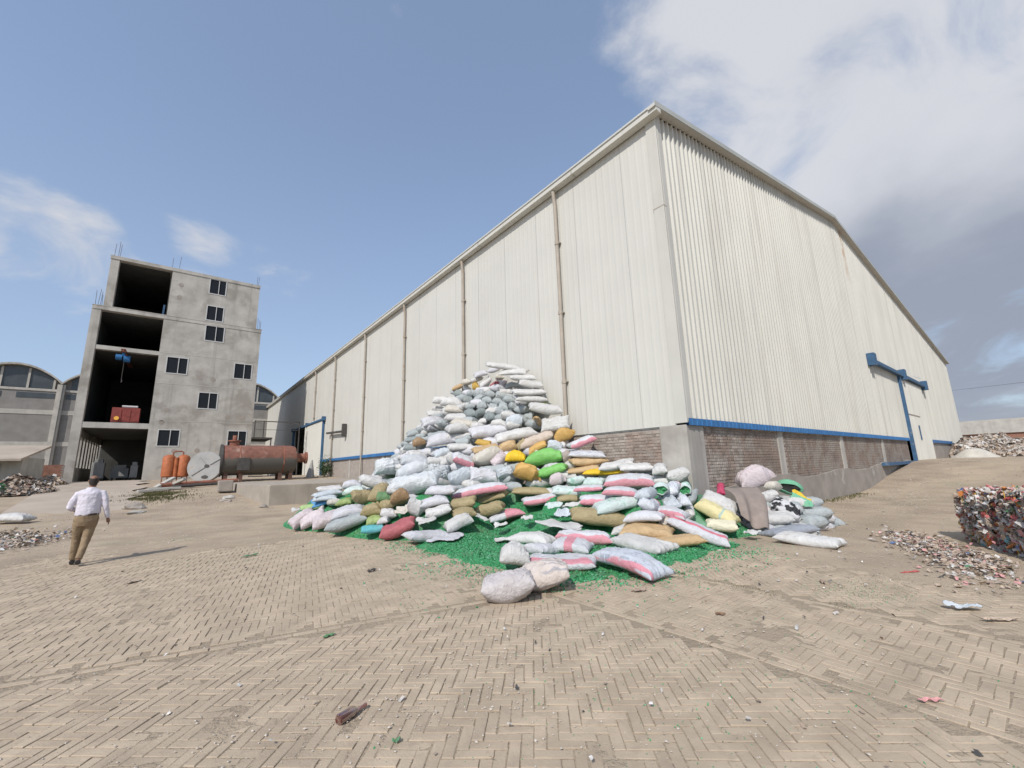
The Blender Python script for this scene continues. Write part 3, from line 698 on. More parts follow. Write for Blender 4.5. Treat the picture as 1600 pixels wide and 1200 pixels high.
M['oldglass'] = mat('dusty_glass', (.055, .065, .07), .3, .25, 1.2, spec=.5)
for a, b in zip(val[:-1], val[1:]):
    rise = 2.15; n = 16; arc = []
    for i in range(n+1):
        t = i/n; arc.append((a+(b-a)*t, VZ+rise*math.sin(math.pi*t)**.8 if 0 < t < 1 else VZ))
    mb = MB(); r0 = [(x, VY-.5, z) for x, z in arc]+[(x, VY-.5, z+.22) for x, z in arc[::-1]]
    mb.loft([r0, [(x, VY+30, z) for x, _, z in r0]]); vr = vpart(mb, 'vault_roof', M['concrete'])
    mb = MB(); mb.box(a+.36, VY-.1, VZ-.9, b-.36, VY-.06, VZ-.62); vpart(mb, 'sill', M['concrete_pale'])
    xs_ = np.linspace(a+.7, b-.7, 4)
    for p0, p1 in zip(xs_[:-1], xs_[1:]):
        top = lambda x: VZ+rise*max(.02, math.sin(math.pi*(x-a)/(b-a)))**.8-.12
        pts = np.linspace(p0+.1, p1-.1, 6); mb = MB()
        ring = [(p0+.1, VZ-.55), (p1-.1, VZ-.55)]+[(x, top(x)) for x in pts[::-1]]
        mb.loft([[(x, VY+.1, z) for x, z in ring], [(x, VY+.13, z) for x, z in ring]]); wi = vpart(mb, 'clerestory_window', M['oldglass'])
        mb = MB(); mb.box(p1-.1, VY-.02, VZ-.6, p1+.1, VY+.2, top(p1)); vpart(mb, 'mullion', M['concrete_pale'], wi)
    ring = [(x, z) for x, z in arc]
    mb = MB(); mb.add([(x, VY+.2, z) for x, z in ring]+[(b, VY+.2, VZ-.9), (a, VY+.2, VZ-.9)], [tuple(range(len(ring)+2))]); vpart(mb, 'tympanum', M['block'])
    mb = MB(); mb.box(a+.5, VY-.04, VZ-1.8, a+3.2, VY-.0, VZ-1.15); mb.box(a+4.4, VY-.04, VZ-1.8, b-.5, VY, VZ-1.15); vpart(mb, 'vent_strip', M['oldglass'])

# shed, low wall
sh = empty('shed', (-9.5, 39.5, 1.2), 'small shed with a sloping slab roof at the left edge', 'shed')
def spart(mb, name, mt):
    o = mb.build(name, mt); o.parent = sh; o.matrix_parent_inverse = Matrix.Translation((9.5, -39.5, -1.2)); return o
mb = MB(); mb.prism([(-13, 38.2), (-7.45, 38.2), (-7.25, 42.3), (-13, 42.3)], .9, 3.0); spart(mb, 'wall', M['concrete_pale'])
mb = MB(); mb.add([(-13.2, 37, 2.86), (-7.3, 37, 2.86), (-7.1, 42.7, 3.92), (-13.2, 42.7, 3.92), (-13.2, 37, 2.74), (-7.3, 37, 2.74), (-7.1, 42.7, 3.78), (-13.2, 42.7, 3.78)], [(0, 1, 2, 3), (7, 6, 5, 4), (0, 4, 5, 1), (1, 5, 6, 2), (3, 2, 6, 7)]); spart(mb, 'roof', M['ramp'])
mb = MB(); mb.box(-9.1, 38.15, 1.3, -8.3, 38.199, 2.6); spart(mb, 'door', M['darksteel'])
M['redbrick'] = mat('low_brick_wall', (.27, .135, .095), .95, .25, 4, .4, 30)
bw = empty('low_brick_wall', (-7.6, 46.2, 1.2), 'low red brick wall between the shed and the tower', 'wall')
mb = MB(); mb.box(-2.6, -.1, 0, .75, .1, 1.45); mb.build('core', M['mortar'], bw)
mb = MB(); row = 0; z = .02
while z < 1.42:
    x = -2.6+(.12 if row % 2 else 0)
    while x < .5: mb.box(x+.005, -.125, z, x+.235, -.09, z+.08); x += .245
    z += .092; row += 1
mb.build('brick_face', M['redbrick'], bw)['kind'] = 'stuff'

# ------------------------------------------------------------------ loading platform
M['platform'] = mat('platform_concrete', (.34, .30, .25), .93, .15, 1.2, .4, 14, streak=((.22, .20, .17), .55, 2.2))
pf = MB(); pf.prism([(3.45, 23.1), (10.26, 23.25), (10.26, 35), (2.6, 35), (2.75, 29.4)], -.1, 1.09)
pfo = pf.build('loading_platform', M['platform'], None, bevel=.03); tag(pfo, 'low concrete loading platform in front of the rusty boiler', 'platform')
kb = MB(); kb.box(-.36, -.35, 0, .36, .35, .62); kbo = kb.build('concrete_block', M['plaster'], None, bevel=.05); kbo.location = (2.2, 29.8, .68); tag(kbo, 'broken concrete block at the left end of the platform', 'block')
# ------------------------------------------------------------------ rusty boiler
bo = empty('boiler', (4.7, 36.6, 1.1), 'long rusty horizontal boiler drum lying on short legs', 'boiler')
def bop(mb, name, mt, **kw):
    o = mb.build(name, mt, **kw); o.parent = bo; o.matrix_parent_inverse = Matrix.Translation((-4.7, -36.6, -1.1)); return o
BC = (36.6, 2.62); RB = 1.07
def boiler_post(q, P, base):
    z = q('ShaderNodeSeparateXYZ', None, i0=P).outputs[2]
    edge = q.math('ADD', z, q.math('MULTIPLY', q.math('SUBTRACT', q.noise(P, 1.8, 4, .6), .5), .9))
    return q.mix(q.ramp(edge, 2.62, 2.82), (.115, .105, .09), base)
M['boiler'] = mat('boiler_steel', (.205, .095, .07), .8, .25, 3, .4, 18, col2=(.32, .215, .17), c2=(.55, .72), c2scale=1.6, post=boiler_post)
mb = MB(); mb.tube([(2.35, *BC), (2.36, *BC), (6.75, *BC), (7.0, *BC), (7.12, *BC)], [RB*.98, RB, RB, RB*.9, RB*.55], 36); bop(mb, 'drum', M['boiler'], smooth='auto')
for x in (3.3, 6.1): mb = MB(); mb.tube([(x, *BC), (x+.09, *BC)], RB+.02, 36); bop(mb, 'strap', M['rust'], smooth='auto')
mb = MB(); mb.tube([(2.2, *BC), (2.34, *BC)], RB+.07, 36); bop(mb, 'end_flange', M['darksteel'], smooth='auto')
mb = MB(); mb.tube([(7.1, 36.6, 2.75), (7.75, 36.6, 2.75)], .34, 18); mb.tube([(7.76, 36.6, 2.75), (7.9, 36.6, 2.75)], .46, 18); bop(mb, 'nozzle', M['rust'], smooth='auto')
mb = MB(); mb.tube([(3.0, 36.6, 3.6), (3.0, 36.6, 3.95)], .3, 14); mb.tube([(3.0, 36.6, 3.96), (3.0, 36.6, 4.05)], .4, 14); mb.tube([(3.0, 36.6, 4.06), (3.0, 36.6, 4.4)], .14, 10); bop(mb, 'dome', M['rust'], smooth='auto')
for x in (2.6, 3.5, 6.0, 6.7):
    for sy in (-.6, .6): mb = MB(); mb.box(x-.12, 36.6+sy-.08, 1.05, x+.12, 36.6+sy+.08, 2.0); bop(mb, 'leg', M['darkrust'])
mb = MB(); mb.box(3.2, 35.45, 1.9, 3.95, 35.75, 2.75); bop(mb, 'fire_door', M['darksteel'])
# grey disc leaning beside it
dc = empty('steel_disc', (1.5, 36.4, 1.15), 'big grey steel disc with manholes standing beside the boiler', 'disc')
def dcp(mb, name, mt, **kw):
    o = mb.build(name, mt, **kw); o.parent = dc; o.matrix_parent_inverse = Matrix.Translation((-1.5, -36.4, -1.15)); return o
dcn = np.array([-.42, -1, .14]); dcn = _n(dcn); dcc = np.array([1.42, 36.3, 2.2])
mb = MB(); mb.tube([dcc-dcn*.0, dcc+dcn*.12], 1.03, 40); dcp(mb, 'plate', M['greydisc'], smooth='auto')
mb = MB(); mb.tube([dcc-dcn*.35, dcc-dcn*.002], [1.0, 1.045], 40); dcp(mb, 'rim', M['greydisc'], smooth='auto')
e1 = _n(np.cross(dcn, (0, 0, 1))); e2 = np.cross(e1, dcn)*-1
if e2[2] < 0: e2 = -e2
for (a, b, w_, h_) in ((.13, .02, .16, .11), (.1, -.72, .2, .12)):
    c_ = dcc+dcn*.135+e1*a*(1 if e1[0] > 0 else -1)+e2*b; mb = MB(); mb.loft([[c_+e1*w_*math.cos(t)+e2*h_*math.sin(t)-dcn*.01 for t in np.linspace(0, 2*math.pi, 15)[:-1]], [c_+e1*w_*math.cos(t)+e2*h_*math.sin(t)+dcn*.008 for t in np.linspace(0, 2*math.pi, 15)[:-1]]]); dcp(mb, 'manhole', M['darksteel'])
sg = 1 if e1[0] > 0 else -1
for a0, b0, a1, b1 in ((-.7, -.6, .02, -.05), (.3, .12, .85, .5), (.05, .15, -.35, .6)):
    mb = MB(); mb.bar(dcc+dcn*.14+e1*a0*sg+e2*b0, dcc+dcn*.14+e1*a1*sg+e2*b1, .07, .05); dcp(mb, 'rib', M['greydisc'])
# twin orange vessels
tk = empty('twin_tanks', (-.2, 37.0, 1.15), 'pair of orange filter vessels on thin legs with a top pipe', 'tank')
def tkp(mb, name, mt, **kw):
    o = mb.build(name, mt, **kw); o.parent = tk; o.matrix_parent_inverse = Matrix.Translation((.2, -37.0, -1.15)); return o
for x in (-.58, .2):
    mb = MB(); mb.tube([(x, 37, 1.55), (x, 37, 1.62), (x, 37, 2.85), (x, 37, 2.98), (x, 37, 3.05)], [.25, .36, .36, .26, .08], 20); tkp(mb, 'vessel', M['orange'], smooth='auto')
    for dx, dy in ((-.28, -.2), (.28, -.2), (0, .3)): mb = MB(); mb.tube([(x+dx, 37+dy, 1.1), (x+dx*.95, 37+dy*.95, 1.75)], .035, 6); tkp(mb, 'leg', M['rust'])
mb = MB(); mb.tube([(-.19, 36.8, 1.5), (-.19, 36.8, 2.85)], .12, 12); tkp(mb, 'centre_pipe', M['orange'], smooth='auto')
mb = MB(); mb.tube([(-.4, 37, 3.0), (-.4, 37, 3.22), (-.3, 37, 3.28), (.02, 37, 3.28), (.14, 37, 3.22), (.14, 37, 3.0)], .05, 10); tkp(mb, 'top_pipe', M['rust'], smooth='auto')

# long pipes and concrete rubble on the slope
for i, (a, b, r_, mt, lb) in enumerate([((-.8, 33.2), (3.2, 34.6), .13, 'rust', 'thick rusty pipe lying below the orange vessels'), ((-.2, 32.6), (2.6, 33.6), .09, 'darksteel', 'dark pipe lying in front of the rusty pipe'), ((1.0, 34.2), (3.3, 34.9), .08, 'pipe', 'pale pipe lying highest on the slope')]):
    mb = MB(); pts = [(a[0]+(b[0]-a[0])*t, a[1]+(b[1]-a[1])*t, float(ground_z(a[0]+(b[0]-a[0])*t, a[1]+(b[1]-a[1])*t))+r_*1.1) for t in (0, .5, 1)]
    pts[1] = tuple((np.array(pts[0])+np.array(pts[2]))/2)
    o = mb.tube([np.array(pts[0])+[0, 0, .06], np.array(pts[1])+[0, 0, .06], np.array(pts[2])+[0, 0, .06]], r_, 12).build('pipe', M[mt], None, smooth='auto'); tag(o, lb, 'pipe', 'pipes on the slope')
def rock(name, loc, s, mt, label, cat, group=None, seed=0, rz=0.):
    bm = bmesh.new(); bmesh.ops.create_icosphere(bm, subdivisions=2, radius=1)
    for v_ in bm.verts:
        nn = mnoise.noise(v_.co*1.3+Vector((seed*3.1, seed, 0))); v_.co *= 1+.45*nn
        v_.co = Vector((round(v_.co.x*2.4)/2.4*.5+v_.co.x*.5, v_.co.y, max(v_.co.z, -.55)))
    me = bpy.data.meshes.new(name); bm.to_mesh(me); bm.free(); me.materials.append(mt)
    o = bpy.data.objects.new(name, me); o.scale = s; o.location = loc; o.rotation_euler = (0, 0, rz); link(o); return tag(o, label, cat, group)
def gz(x, y): return float(ground_z(x, y))
slabs = [((-1.0, 33.0), (-.2, 33.9), .5, 'leaning broken concrete slab, left leg of the tilted pair'), ((-.4, 33.6), (.35, 33.0), .5, 'leaning broken concrete slab, right leg of the tilted pair'), ((-1.3, 32.2), (.2, 32.4), .12, 'flat concrete slab below the leaning pair'), ((-1.7, 31.6), (-.4, 31.9), .1, 'flat concrete slab lowest above the grass patch')]
for (a, b, tl, lb) in slabs:
    c0 = np.array([a[0], a[1], gz(*a)+.1]); c1 = np.array([b[0], b[1], gz(*b)+.1+tl*(.9 if tl > .3 else 0)])
    if lb.endswith('left leg of the tilted pair'): pass
    mb = MB(); mb.bar(c0, c1, .28, .14); o = mb.build('concrete_slab', M['concrete_pale'], None, bevel=.02); tag(o, lb, 'slab', 'rubble slabs on the slope')
for i, (x, y, s, lb) in enumerate([(-1.34, 25.4, (.42, .3, .2), 'rounded dark stone lying behind the flat pale stone'), (-1.25, 24.0, (.5, .25, .07), 'flat pale stone on the dirt slope'), (2.0, 26.0, (.35, .2, .1), 'small pale stone left of the platform'), (2.2, 27.2, (.3, .2, .12), 'small stone close to the broken block'), (3.2, 22.6, (.22, .18, .1), 'dark stone at the platform corner')]):
    rock('stone', (x, y, gz(x, y)+s[2]*.3), s, M['concrete_pale'] if i % 2 else M['plaster'], lb, 'stone', None, i, i*1.1)

# ------------------------------------------------------------------ grass, weeds
def grass(name, pts, hmin, hmax, label):
    v = []; f = []
    for x, y in pts:
        z = gz(x, y)
        for _ in range(3):
            a = random.uniform(0, 6.28); h_ = random.uniform(hmin, hmax); w_ = random.uniform(.05, .11)*h_; l_ = random.uniform(0, .6)*h_
            dx, dy = math.cos(a), math.sin(a); o = len(v)
            v += [(x-dy*w_, y+dx*w_, z), (x+dy*w_, y-dx*w_, z), (x+dx*l_*.4+dy*w_*.7, y+dy*l_*.4-dx*w_*.7, z+h_*.6), (x+dx*l_, y+dy*l_, z+h_), (x+dx*l_*.4-dy*w_*.7, y+dy*l_*.4+dx*w_*.7, z+h_*.6)]
            f.append((o, o+1, o+2, o+3, o+4))
    o = quick(name, M['grass'], v, f); return tag(o, label, 'grass', None, 'stuff')
gp_ = []
for _ in range(3200):
    x, y = random.gauss(-.9, .75), random.gauss(29.6, 1.1)
    if vnoise(x, y, 1.3, 77) > .35: gp_.append((x, y))
grass('grass', gp_, .03, .12, 'patch of green grass on the slope below the rubble slabs')
gp_ = []
for _ in range(900):
    t = random.random(); x = 4.9+random.gauss(0, .5)+1.3*t; y = 2.9-1.0*t+random.gauss(0, .14)
    x = 5.97+random.gauss(0, .10); y = random.uniform(1.2, 3.7)
    if vnoise(x, y, 2.3, 78) > .45: gp_.append((x, y))
for _ in range(500): gp_.append((random.gauss(7.1, .45), random.gauss(1.75, .25)))
for _ in range(500): gp_.append((random.gauss(9.2, .6), random.gauss(.95, .2)))
grass('grass', gp_, .006, .020, 'thin weeds along the paving joint in front of the bale')
gp_ = [(random.gauss(30, 2.5), random.gauss(-.2, .5)) for _ in range(1800)]+[(random.uniform(19, 24), YG-.1-abs(random.gauss(0, .3))) for _ in range(260)]
grass('grass', gp_, .03, .10, 'weeds at the foot of the gable wall and on the ramp edge')
def bush(loc, h_, w_, label, seed):
    rs = random.Random(seed); e_ = empty('bush', loc, label, 'bush')
    mb = MB(); tips = []
    for i in range(9):
        a = rs.uniform(0, 6.28); l_ = rs.uniform(.5, 1)*h_; p1 = (math.cos(a)*w_*.25, math.sin(a)*w_*.25, l_*.5); p2 = (math.cos(a)*w_*.5*rs.random(), math.sin(a)*w_*.5*rs.random(), l_)
        mb.tube([(0, 0, 0), p1, p2], [.03, .02, .008], 5); tips += [p1, p2]
    mb.build('stem', M['trunk'], e_)
    v = []; f = []
    for i in range(900):
        c_ = np.array(rs.choice(tips))+np.array([rs.gauss(0, w_*.2), rs.gauss(0, w_*.2), rs.gauss(0, h_*.14)]); c_[2] = max(.03, c_[2])
        u_ = _n([rs.gauss(0, 1), rs.gauss(0, 1), rs.gauss(0, .6)]); w2 = _n(np.cross(u_, [rs.gauss(0, 1), rs.gauss(0, 1), 1])); l_ = rs.uniform(.05, .11)
        o = len(v); v += [tuple(c_-u_*l_), tuple(c_+w2*l_*.4), tuple(c_+u_*l_), tuple(c_-w2*l_*.4)]; f.append((o, o+1, o+2, o+3))
    q_ = quick('leaves', M['leaf'], v, f, e_); q_['kind'] = 'stuff'
bush((9.75, 38.4, 1.22), 1.5, 1.0, 'small dark bush growing at the warehouse wall by the downpipe', 4)
cn = MB(); cn.loft([[(.42*math.cos(t), .42*math.sin(t), 0.05) for t in np.linspace(0, 6.283, 17)[:-1]], [(.06*math.cos(t)+.1, .06*math.sin(t), 1.5) for t in np.linspace(0, 6.283, 17)[:-1]]]); cn.box(-.5, -.5, 0, .5, .5, .05)
cno = cn.build('cone_marker', M['greydisc']); cno.location = (8.55, 38.0, 1.2); cno.scale = (.8, .8, .95); tag(cno, 'grey cone shaped marker in front of the sliding door', 'cone')

# ------------------------------------------------------------------ far right: boundary building and power line
fb = empty('boundary_building', (95, 0, 1.3), 'long low building with pale parapet and red brick wall far right', 'building')
mb = MB(); mb.box(0, -60, 0, .4, 40, 3.2); mb.build('wall', M['brick_wall'], fb)
mb = MB(); mb.box(-.25, -60, 3.2, .5, 40, 5.25); mb.build('parapet', M['concrete_pale'], fb)
for y in range(-56, 40, 6): mb = MB(); mb.box(-.12, y, 0, 0, y+.4, 3.19); mb.build('pillar', M['concrete_pale'], fb)
mb = MB(); c0 = np.array([90, 26, 11.2]); c1 = np.array([70, -40, 11.6])
mb.tube([c0+(c1-c0)*t+np.array([0, 0, -1.2*math.sin(math.pi*t)]) for t in np.linspace(0, 1, 14)], .016, 5)
pw = mb.build('power_line', M['darksteel']); tag(pw, 'thin overhead power line crossing the grey sky at the right', 'cable')
for c_ in (c0, c1): pw_ = MB(); pw_.tube([(c_[0], c_[1], 0), (c_[0], c_[1], c_[2]+.3)], .12, 8); po = pw_.build('pole', M['trunk'], None); po.parent = pw
BAGS = [
 (None,'white',(9.38,12.40,5.41),(0.40,0.06,-0.54),(1.44,0.55,0.21),'topmost white sack at the very peak of the sack pile',None,None,'sack'),
 (None,'white',(9.61,12.08,5.12),(0.37,0.02,-0.95),(1.13,0.56,0.21),'uppermost sack of the layered white stack just right of the peak','white sacks layered below the peak',None,'sack'),
 (None,'white',(9.59,11.52,4.81),(0.37,0.10,-0.57),(1.01,0.56,0.22),'second sack down in the layered white stack right of the peak','white sacks layered below the peak',None,'sack'),
 (None,'white',(9.65,11.17,4.52),(0.38,0.07,-0.62),(0.91,0.54,0.24),'third sack down in the layered white stack right of the peak','white sacks layered below the peak',None,'sack'),
 (None,'white',(9.48,11.07,4.22),(0.33,-0.02,-0.40),(1.26,0.56,0.22),'fourth sack down in the layered white stack right of the peak','white sacks layered below the peak',None,'sack'),
 (None,'white',(9.52,11.07,3.98),(0.33,-0.05,-0.51),(1.19,0.58,0.24),'lowest sack of the layered white stack, just above the lime one','white sacks layered below the peak',None,'sack'),
 (None,'white',(9.61,12.58,4.44),(0.48,-0.13,-0.79),(0.53,0.32,0.22),'short white sack end between the grey wall and the layered stack','white sacks layered below the peak',None,'sack'),
 (None,'grey',(9.88,12.57,4.72),(0.51,-0.35,-0.74),(0.54,0.32,0.21),'grey sack squeezed between the small red sack and layered stack',None,None,'sack'),
 (None,'lime',(9.81,11.02,3.86),(0.34,-0.13,-0.62),(0.67,0.40,0.18),'pale lime sack poking out at the right edge under the peak',None,None,'sack'),
 (None,'lime',(9.58,11.42,3.67),(0.36,-0.07,-1.00),(0.62,0.36,0.20),'pale lime sack beside the wall of grey sacks',None,None,'sack'),
 (None,'lilac',(9.84,14.64,5.56),(0.48,-0.31,-0.62),(0.62,0.37,0.20),'lilac white sack slanting along the left shoulder of the peak','small white sacks left of the peak',None,'sack'),
 (None,'white',(9.86,14.98,5.40),(0.46,-0.09,-0.79),(0.58,0.34,0.21),'white sack directly above the small mustard sack','small white sacks left of the peak',None,'sack'),
 (None,'white',(9.84,14.27,5.14),(0.54,-0.62,-0.84),(0.59,0.34,0.19),'white sack slanting between the mustard and the red sacks','small white sacks left of the peak',None,'sack'),
 (None,'lilac',(9.89,13.71,5.61),(0.49,-0.15,-0.90),(0.56,0.33,0.20),'lilac white sack right under the topmost one','small white sacks left of the peak',None,'sack'),
 (None,'white',(9.40,13.31,4.63),(0.45,-0.06,-0.45),(0.58,0.34,0.22),'white sack directly below the small red sack','small white sacks left of the peak',None,'sack'),
 (None,'pinkwhite',(9.82,13.10,4.78),(-0.66,-0.01,1.17),(0.65,0.43,0.25),'pinkish white sack slanting beside the small red sack',None,None,'sack'),
 (None,'cream',(9.85,13.29,5.16),(0.07,-0.15,0.99),(0.75,0.37,0.26),'small cream sack just above the small red sack',None,None,'sack'),
 (None,'red',(9.75,13.45,4.87),(0.04,-0.16,1.20),(0.69,0.30,0.30),'small red sack high up near the peak of the pile',None,None,'sack'),
 (None,'mustard',(9.84,15.05,5.08),(-0.19,-0.15,0.99),(0.77,0.33,0.32),'small mustard sack high on the left shoulder of the peak',None,None,'sack'),
 (None,'cream',(9.76,15.64,5.36),(-0.28,-0.20,0.87),(0.73,0.47,0.27),'cream sack at the upper left edge of the peak',None,None,'sack'),
 (None,'tan',(9.83,16.51,5.31),(0.47,-0.24,-0.68),(0.62,0.37,0.23),'tan sack on the upper left edge of the pile',None,None,'sack'),
 (None,'grey',(9.85,16.71,5.11),(0.47,-0.09,-0.59),(0.57,0.34,0.23),'grey sack below the tan sack on the upper left edge',None,None,'sack'),
 (None,'paleblue',(9.87,15.76,5.12),(0.56,0.98,-0.65),(0.47,0.30,0.24),'pale sack standing on end left of the grey sacks',None,None,'sack'),
 (None,'dkgrey',(9.75,16.18,4.86),(-0.01,-0.16,0.79),(0.79,0.49,0.40),'first small sack from the left in the top row of the grey sack wall','grey sacks bulging below the peak',None,'sack'),
 (None,'grey',(9.45,14.87,4.63),(0.03,-0.16,1.22),(0.64,0.46,0.37),'second small sack from the left in the top row of the grey sack wall','grey sacks bulging below the peak',None,'sack'),
 (None,'grey',(9.37,14.03,4.50),(0.03,-0.16,1.15),(0.65,0.44,0.36),'third small sack from the left in the top row of the grey sack wall','grey sacks bulging below the peak',None,'sack'),
 (None,'grey',(9.36,13.30,4.40),(-0.08,-0.15,0.98),(0.72,0.43,0.35),'fourth small sack from the left in the top row of the grey sack wall','grey sacks bulging below the peak',None,'sack'),
 (None,'grey',(9.50,12.82,4.31),(0.06,-0.16,1.07),(0.60,0.42,0.34),'fifth small sack from the left in the top row of the grey sack wall','grey sacks bulging below the peak',None,'sack'),
 (None,'dkgrey',(9.17,14.59,4.32),(0.06,-0.15,1.05),(0.67,0.45,0.36),'first small sack from the left in the second row of the grey sack wall','grey sacks bulging below the peak',None,'sack'),
 (None,'dkgrey',(9.10,13.79,4.20),(-0.03,-0.15,0.95),(0.79,0.43,0.35),'second small sack from the left in the second row of the grey sack wall','grey sacks bulging below the peak',None,'sack'),
 (None,'grey',(9.15,13.15,4.11),(0.15,-0.13,0.82),(0.70,0.42,0.34),'third small sack from the left in the second row of the grey sack wall','grey sacks bulging below the peak',None,'sack'),
 (None,'grey',(9.37,12.80,4.11),(-0.02,-0.15,0.87),(0.74,0.41,0.34),'fourth small sack from the left in the second row of the grey sack wall','grey sacks bulging below the peak',None,'sack'),
 (None,'grey',(9.55,12.45,4.05),(-0.15,-0.11,1.21),(0.78,0.41,0.33),'fifth small sack from the left in the second row of the grey sack wall','grey sacks bulging below the peak',None,'sack'),
 (None,'grey',(8.84,13.80,3.94),(-0.02,-0.15,0.83),(0.77,0.42,0.34),'first small sack from the left in the third row of the grey sack wall','grey sacks bulging below the peak',None,'sack'),
 (None,'grey',(8.93,13.14,3.89),(-0.01,-0.15,0.79),(0.68,0.41,0.34),'second small sack from the left in the third row of the grey sack wall','grey sacks bulging below the peak',None,'sack'),
 (None,'grey',(9.10,12.71,3.82),(-0.05,-0.15,1.02),(0.62,0.41,0.33),'third small sack from the left in the third row of the grey sack wall','grey sacks bulging below the peak',None,'sack'),
 (None,'grey',(9.29,12.33,3.79),(-0.01,-0.15,0.84),(0.61,0.40,0.33),'fourth small sack from the left in the third row of the grey sack wall','grey sacks bulging below the peak',None,'sack'),
 (None,'grey',(9.47,11.96,3.73),(-0.04,-0.14,1.18),(0.64,0.40,0.32),'fifth small sack from the left in the third row of the grey sack wall','grey sacks bulging below the peak',None,'sack'),
 (None,'dkgrey',(8.55,13.47,3.66),(-0.04,-0.14,1.22),(0.67,0.41,0.33),'first small sack from the left in the fourth row of the grey sack wall','grey sacks bulging below the peak',None,'sack'),
 (None,'dkgrey',(8.71,13.01,3.62),(-0.11,-0.12,1.28),(0.60,0.41,0.33),'second small sack from the left in the fourth row of the grey sack wall','grey sacks bulging below the peak',None,'sack'),
 (None,'dkgrey',(8.89,12.65,3.60),(-0.00,-0.15,1.18),(0.62,0.40,0.33),'third small sack from the left in the fourth row of the grey sack wall','grey sacks bulging below the peak',None,'sack'),
 (None,'grey',(9.07,12.32,3.57),(0.03,-0.15,1.02),(0.61,0.40,0.32),'fourth small sack from the left in the fourth row of the grey sack wall','grey sacks bulging below the peak',None,'sack'),
 (None,'grey',(9.27,11.97,3.51),(0.07,-0.14,0.67),(0.72,0.39,0.32),'fifth small sack from the left in the fourth row of the grey sack wall','grey sacks bulging below the peak',None,'sack'),
 (None,'dkgrey',(8.75,12.50,3.37),(-0.12,-0.13,1.20),(0.65,0.40,0.32),'first small sack from the left in the bottom row of the grey sack wall','grey sacks bulging below the peak',None,'sack'),
 (None,'grey',(8.93,12.13,3.33),(-0.01,-0.15,1.03),(0.67,0.39,0.32),'second small sack from the left in the bottom row of the grey sack wall','grey sacks bulging below the peak',None,'sack'),
 (None,'grey',(9.42,11.50,3.26),(0.01,-0.16,1.12),(0.77,0.38,0.31),'third small sack from the left in the bottom row of the grey sack wall','grey sacks bulging below the peak',None,'sack'),
 (None,'grey',(9.02,13.59,4.26),(0.51,-0.82,-0.28),(0.57,0.32,0.21),'grey sack lying aslant across the upper rows of the grey wall','grey sacks bulging below the peak',None,'sack'),
 (None,'grey',(9.69,11.38,3.40),(0.47,-0.14,0.82),(0.70,0.34,0.34),'grey sack tilted at the right end of the grey sack wall','grey sacks bulging below the peak',None,'sack'),
 (None,'white',(9.75,18.09,4.91),(0.71,-0.10,-0.75),(0.73,0.43,0.32),'white sack at the left edge level with the grey sacks',None,None,'sack'),
 (None,'white',(9.26,15.98,4.46),(0.57,0.04,-0.78),(1.14,0.60,0.34),'plump white sack left of the wall of grey sacks',None,None,'sack'),
 (None,'cream',(8.75,14.99,4.02),(0.38,-0.02,-0.63),(0.84,0.50,0.28),'off white sack under the plump white one by the grey sacks',None,None,'sack'),
 (None,'white',(9.82,18.40,4.51),(0.46,-0.06,-0.64),(0.61,0.36,0.27),'short white sack at the left edge under two others',None,None,'sack'),
 ('plump','white',(9.67,18.28,4.24),(0.24,-0.06,-0.28),(0.95,0.56,0.37),'oval white sack with a dark speck on the left flank',None,None,'sack'),
 (None,'white',(8.34,13.99,3.59),(0.30,-0.06,-0.75),(1.12,0.60,0.25),'long white sack directly below the grey sacks',None,None,'sack'),
 ('slump','cream',(8.08,13.06,3.25),(0.30,0.09,-0.85),(1.07,0.60,0.30),'bent white sack below the grey sacks',None,None,'sack'),
 (None,'lilac',(8.39,16.13,3.56),(0.52,-0.10,-0.20),(1.10,0.60,0.34),'white sack with loose corner on the left flank',None,None,'sack'),
 (None,'grey',(8.85,18.39,3.38),(0.33,-0.21,-0.43),(1.33,0.60,0.33),'long grey sack jutting out at the left edge',None,None,'sack'),
 (None,'dkgrey',(7.72,16.44,2.88),(0.24,-0.14,-0.66),(0.88,0.51,0.21),'dark grey sack at the left edge above the brown sack',None,None,'sack'),
 (None,'grey',(7.61,14.33,2.91),(0.29,-0.11,-0.46),(0.77,0.46,0.23),'grey sack tucked under the loose cornered white sack',None,None,'sack'),
 (None,'dkgrey',(7.20,15.82,2.49),(0.37,-0.15,-0.72),(0.53,0.30,0.23),'dark grey sack lowest on the left edge of the upper pile',None,None,'sack'),
 ('plump','brown',(7.29,15.20,2.61),(0.26,-0.30,-0.43),(0.52,0.31,0.34),'brown sack at the left edge among grey sacks',None,None,'sack'),
 (None,'white',(7.80,13.07,2.98),(0.34,-0.07,-0.24),(0.95,0.55,0.34),'broad white sack in the middle of the left flank',None,None,'sack'),
 (None,'lilac',(8.35,11.96,2.89),(0.47,-0.22,-0.38),(1.45,0.60,0.34),'large lilac white sack across the middle of the pile',None,None,'sack'),
 (None,'white',(8.86,11.15,2.71),(0.35,-0.30,-0.55),(1.48,0.60,0.34),'long white sack slanting up to the right in mid pile',None,None,'sack'),
 (None,'lilac',(7.33,13.47,2.62),(0.41,-0.19,-0.65),(1.12,0.60,0.34),'large pale sack above the big plump white sacks',None,None,'sack'),
 (None,'grey',(7.66,12.49,2.56),(0.39,-0.35,-0.63),(0.58,0.35,0.25),'grey sack wedged beside the large lilac white sack',None,None,'sack'),
 (None,'mustard',(7.96,11.74,2.44),(0.31,0.09,-0.81),(0.54,0.32,0.19),'mustard sack wedged under the long slanting white sack',None,None,'sack'),
 (None,'tan',(7.88,11.51,2.25),(0.23,-0.16,-0.43),(0.92,0.55,0.23),'tan sack below the mustard sack in mid pile',None,None,'sack'),
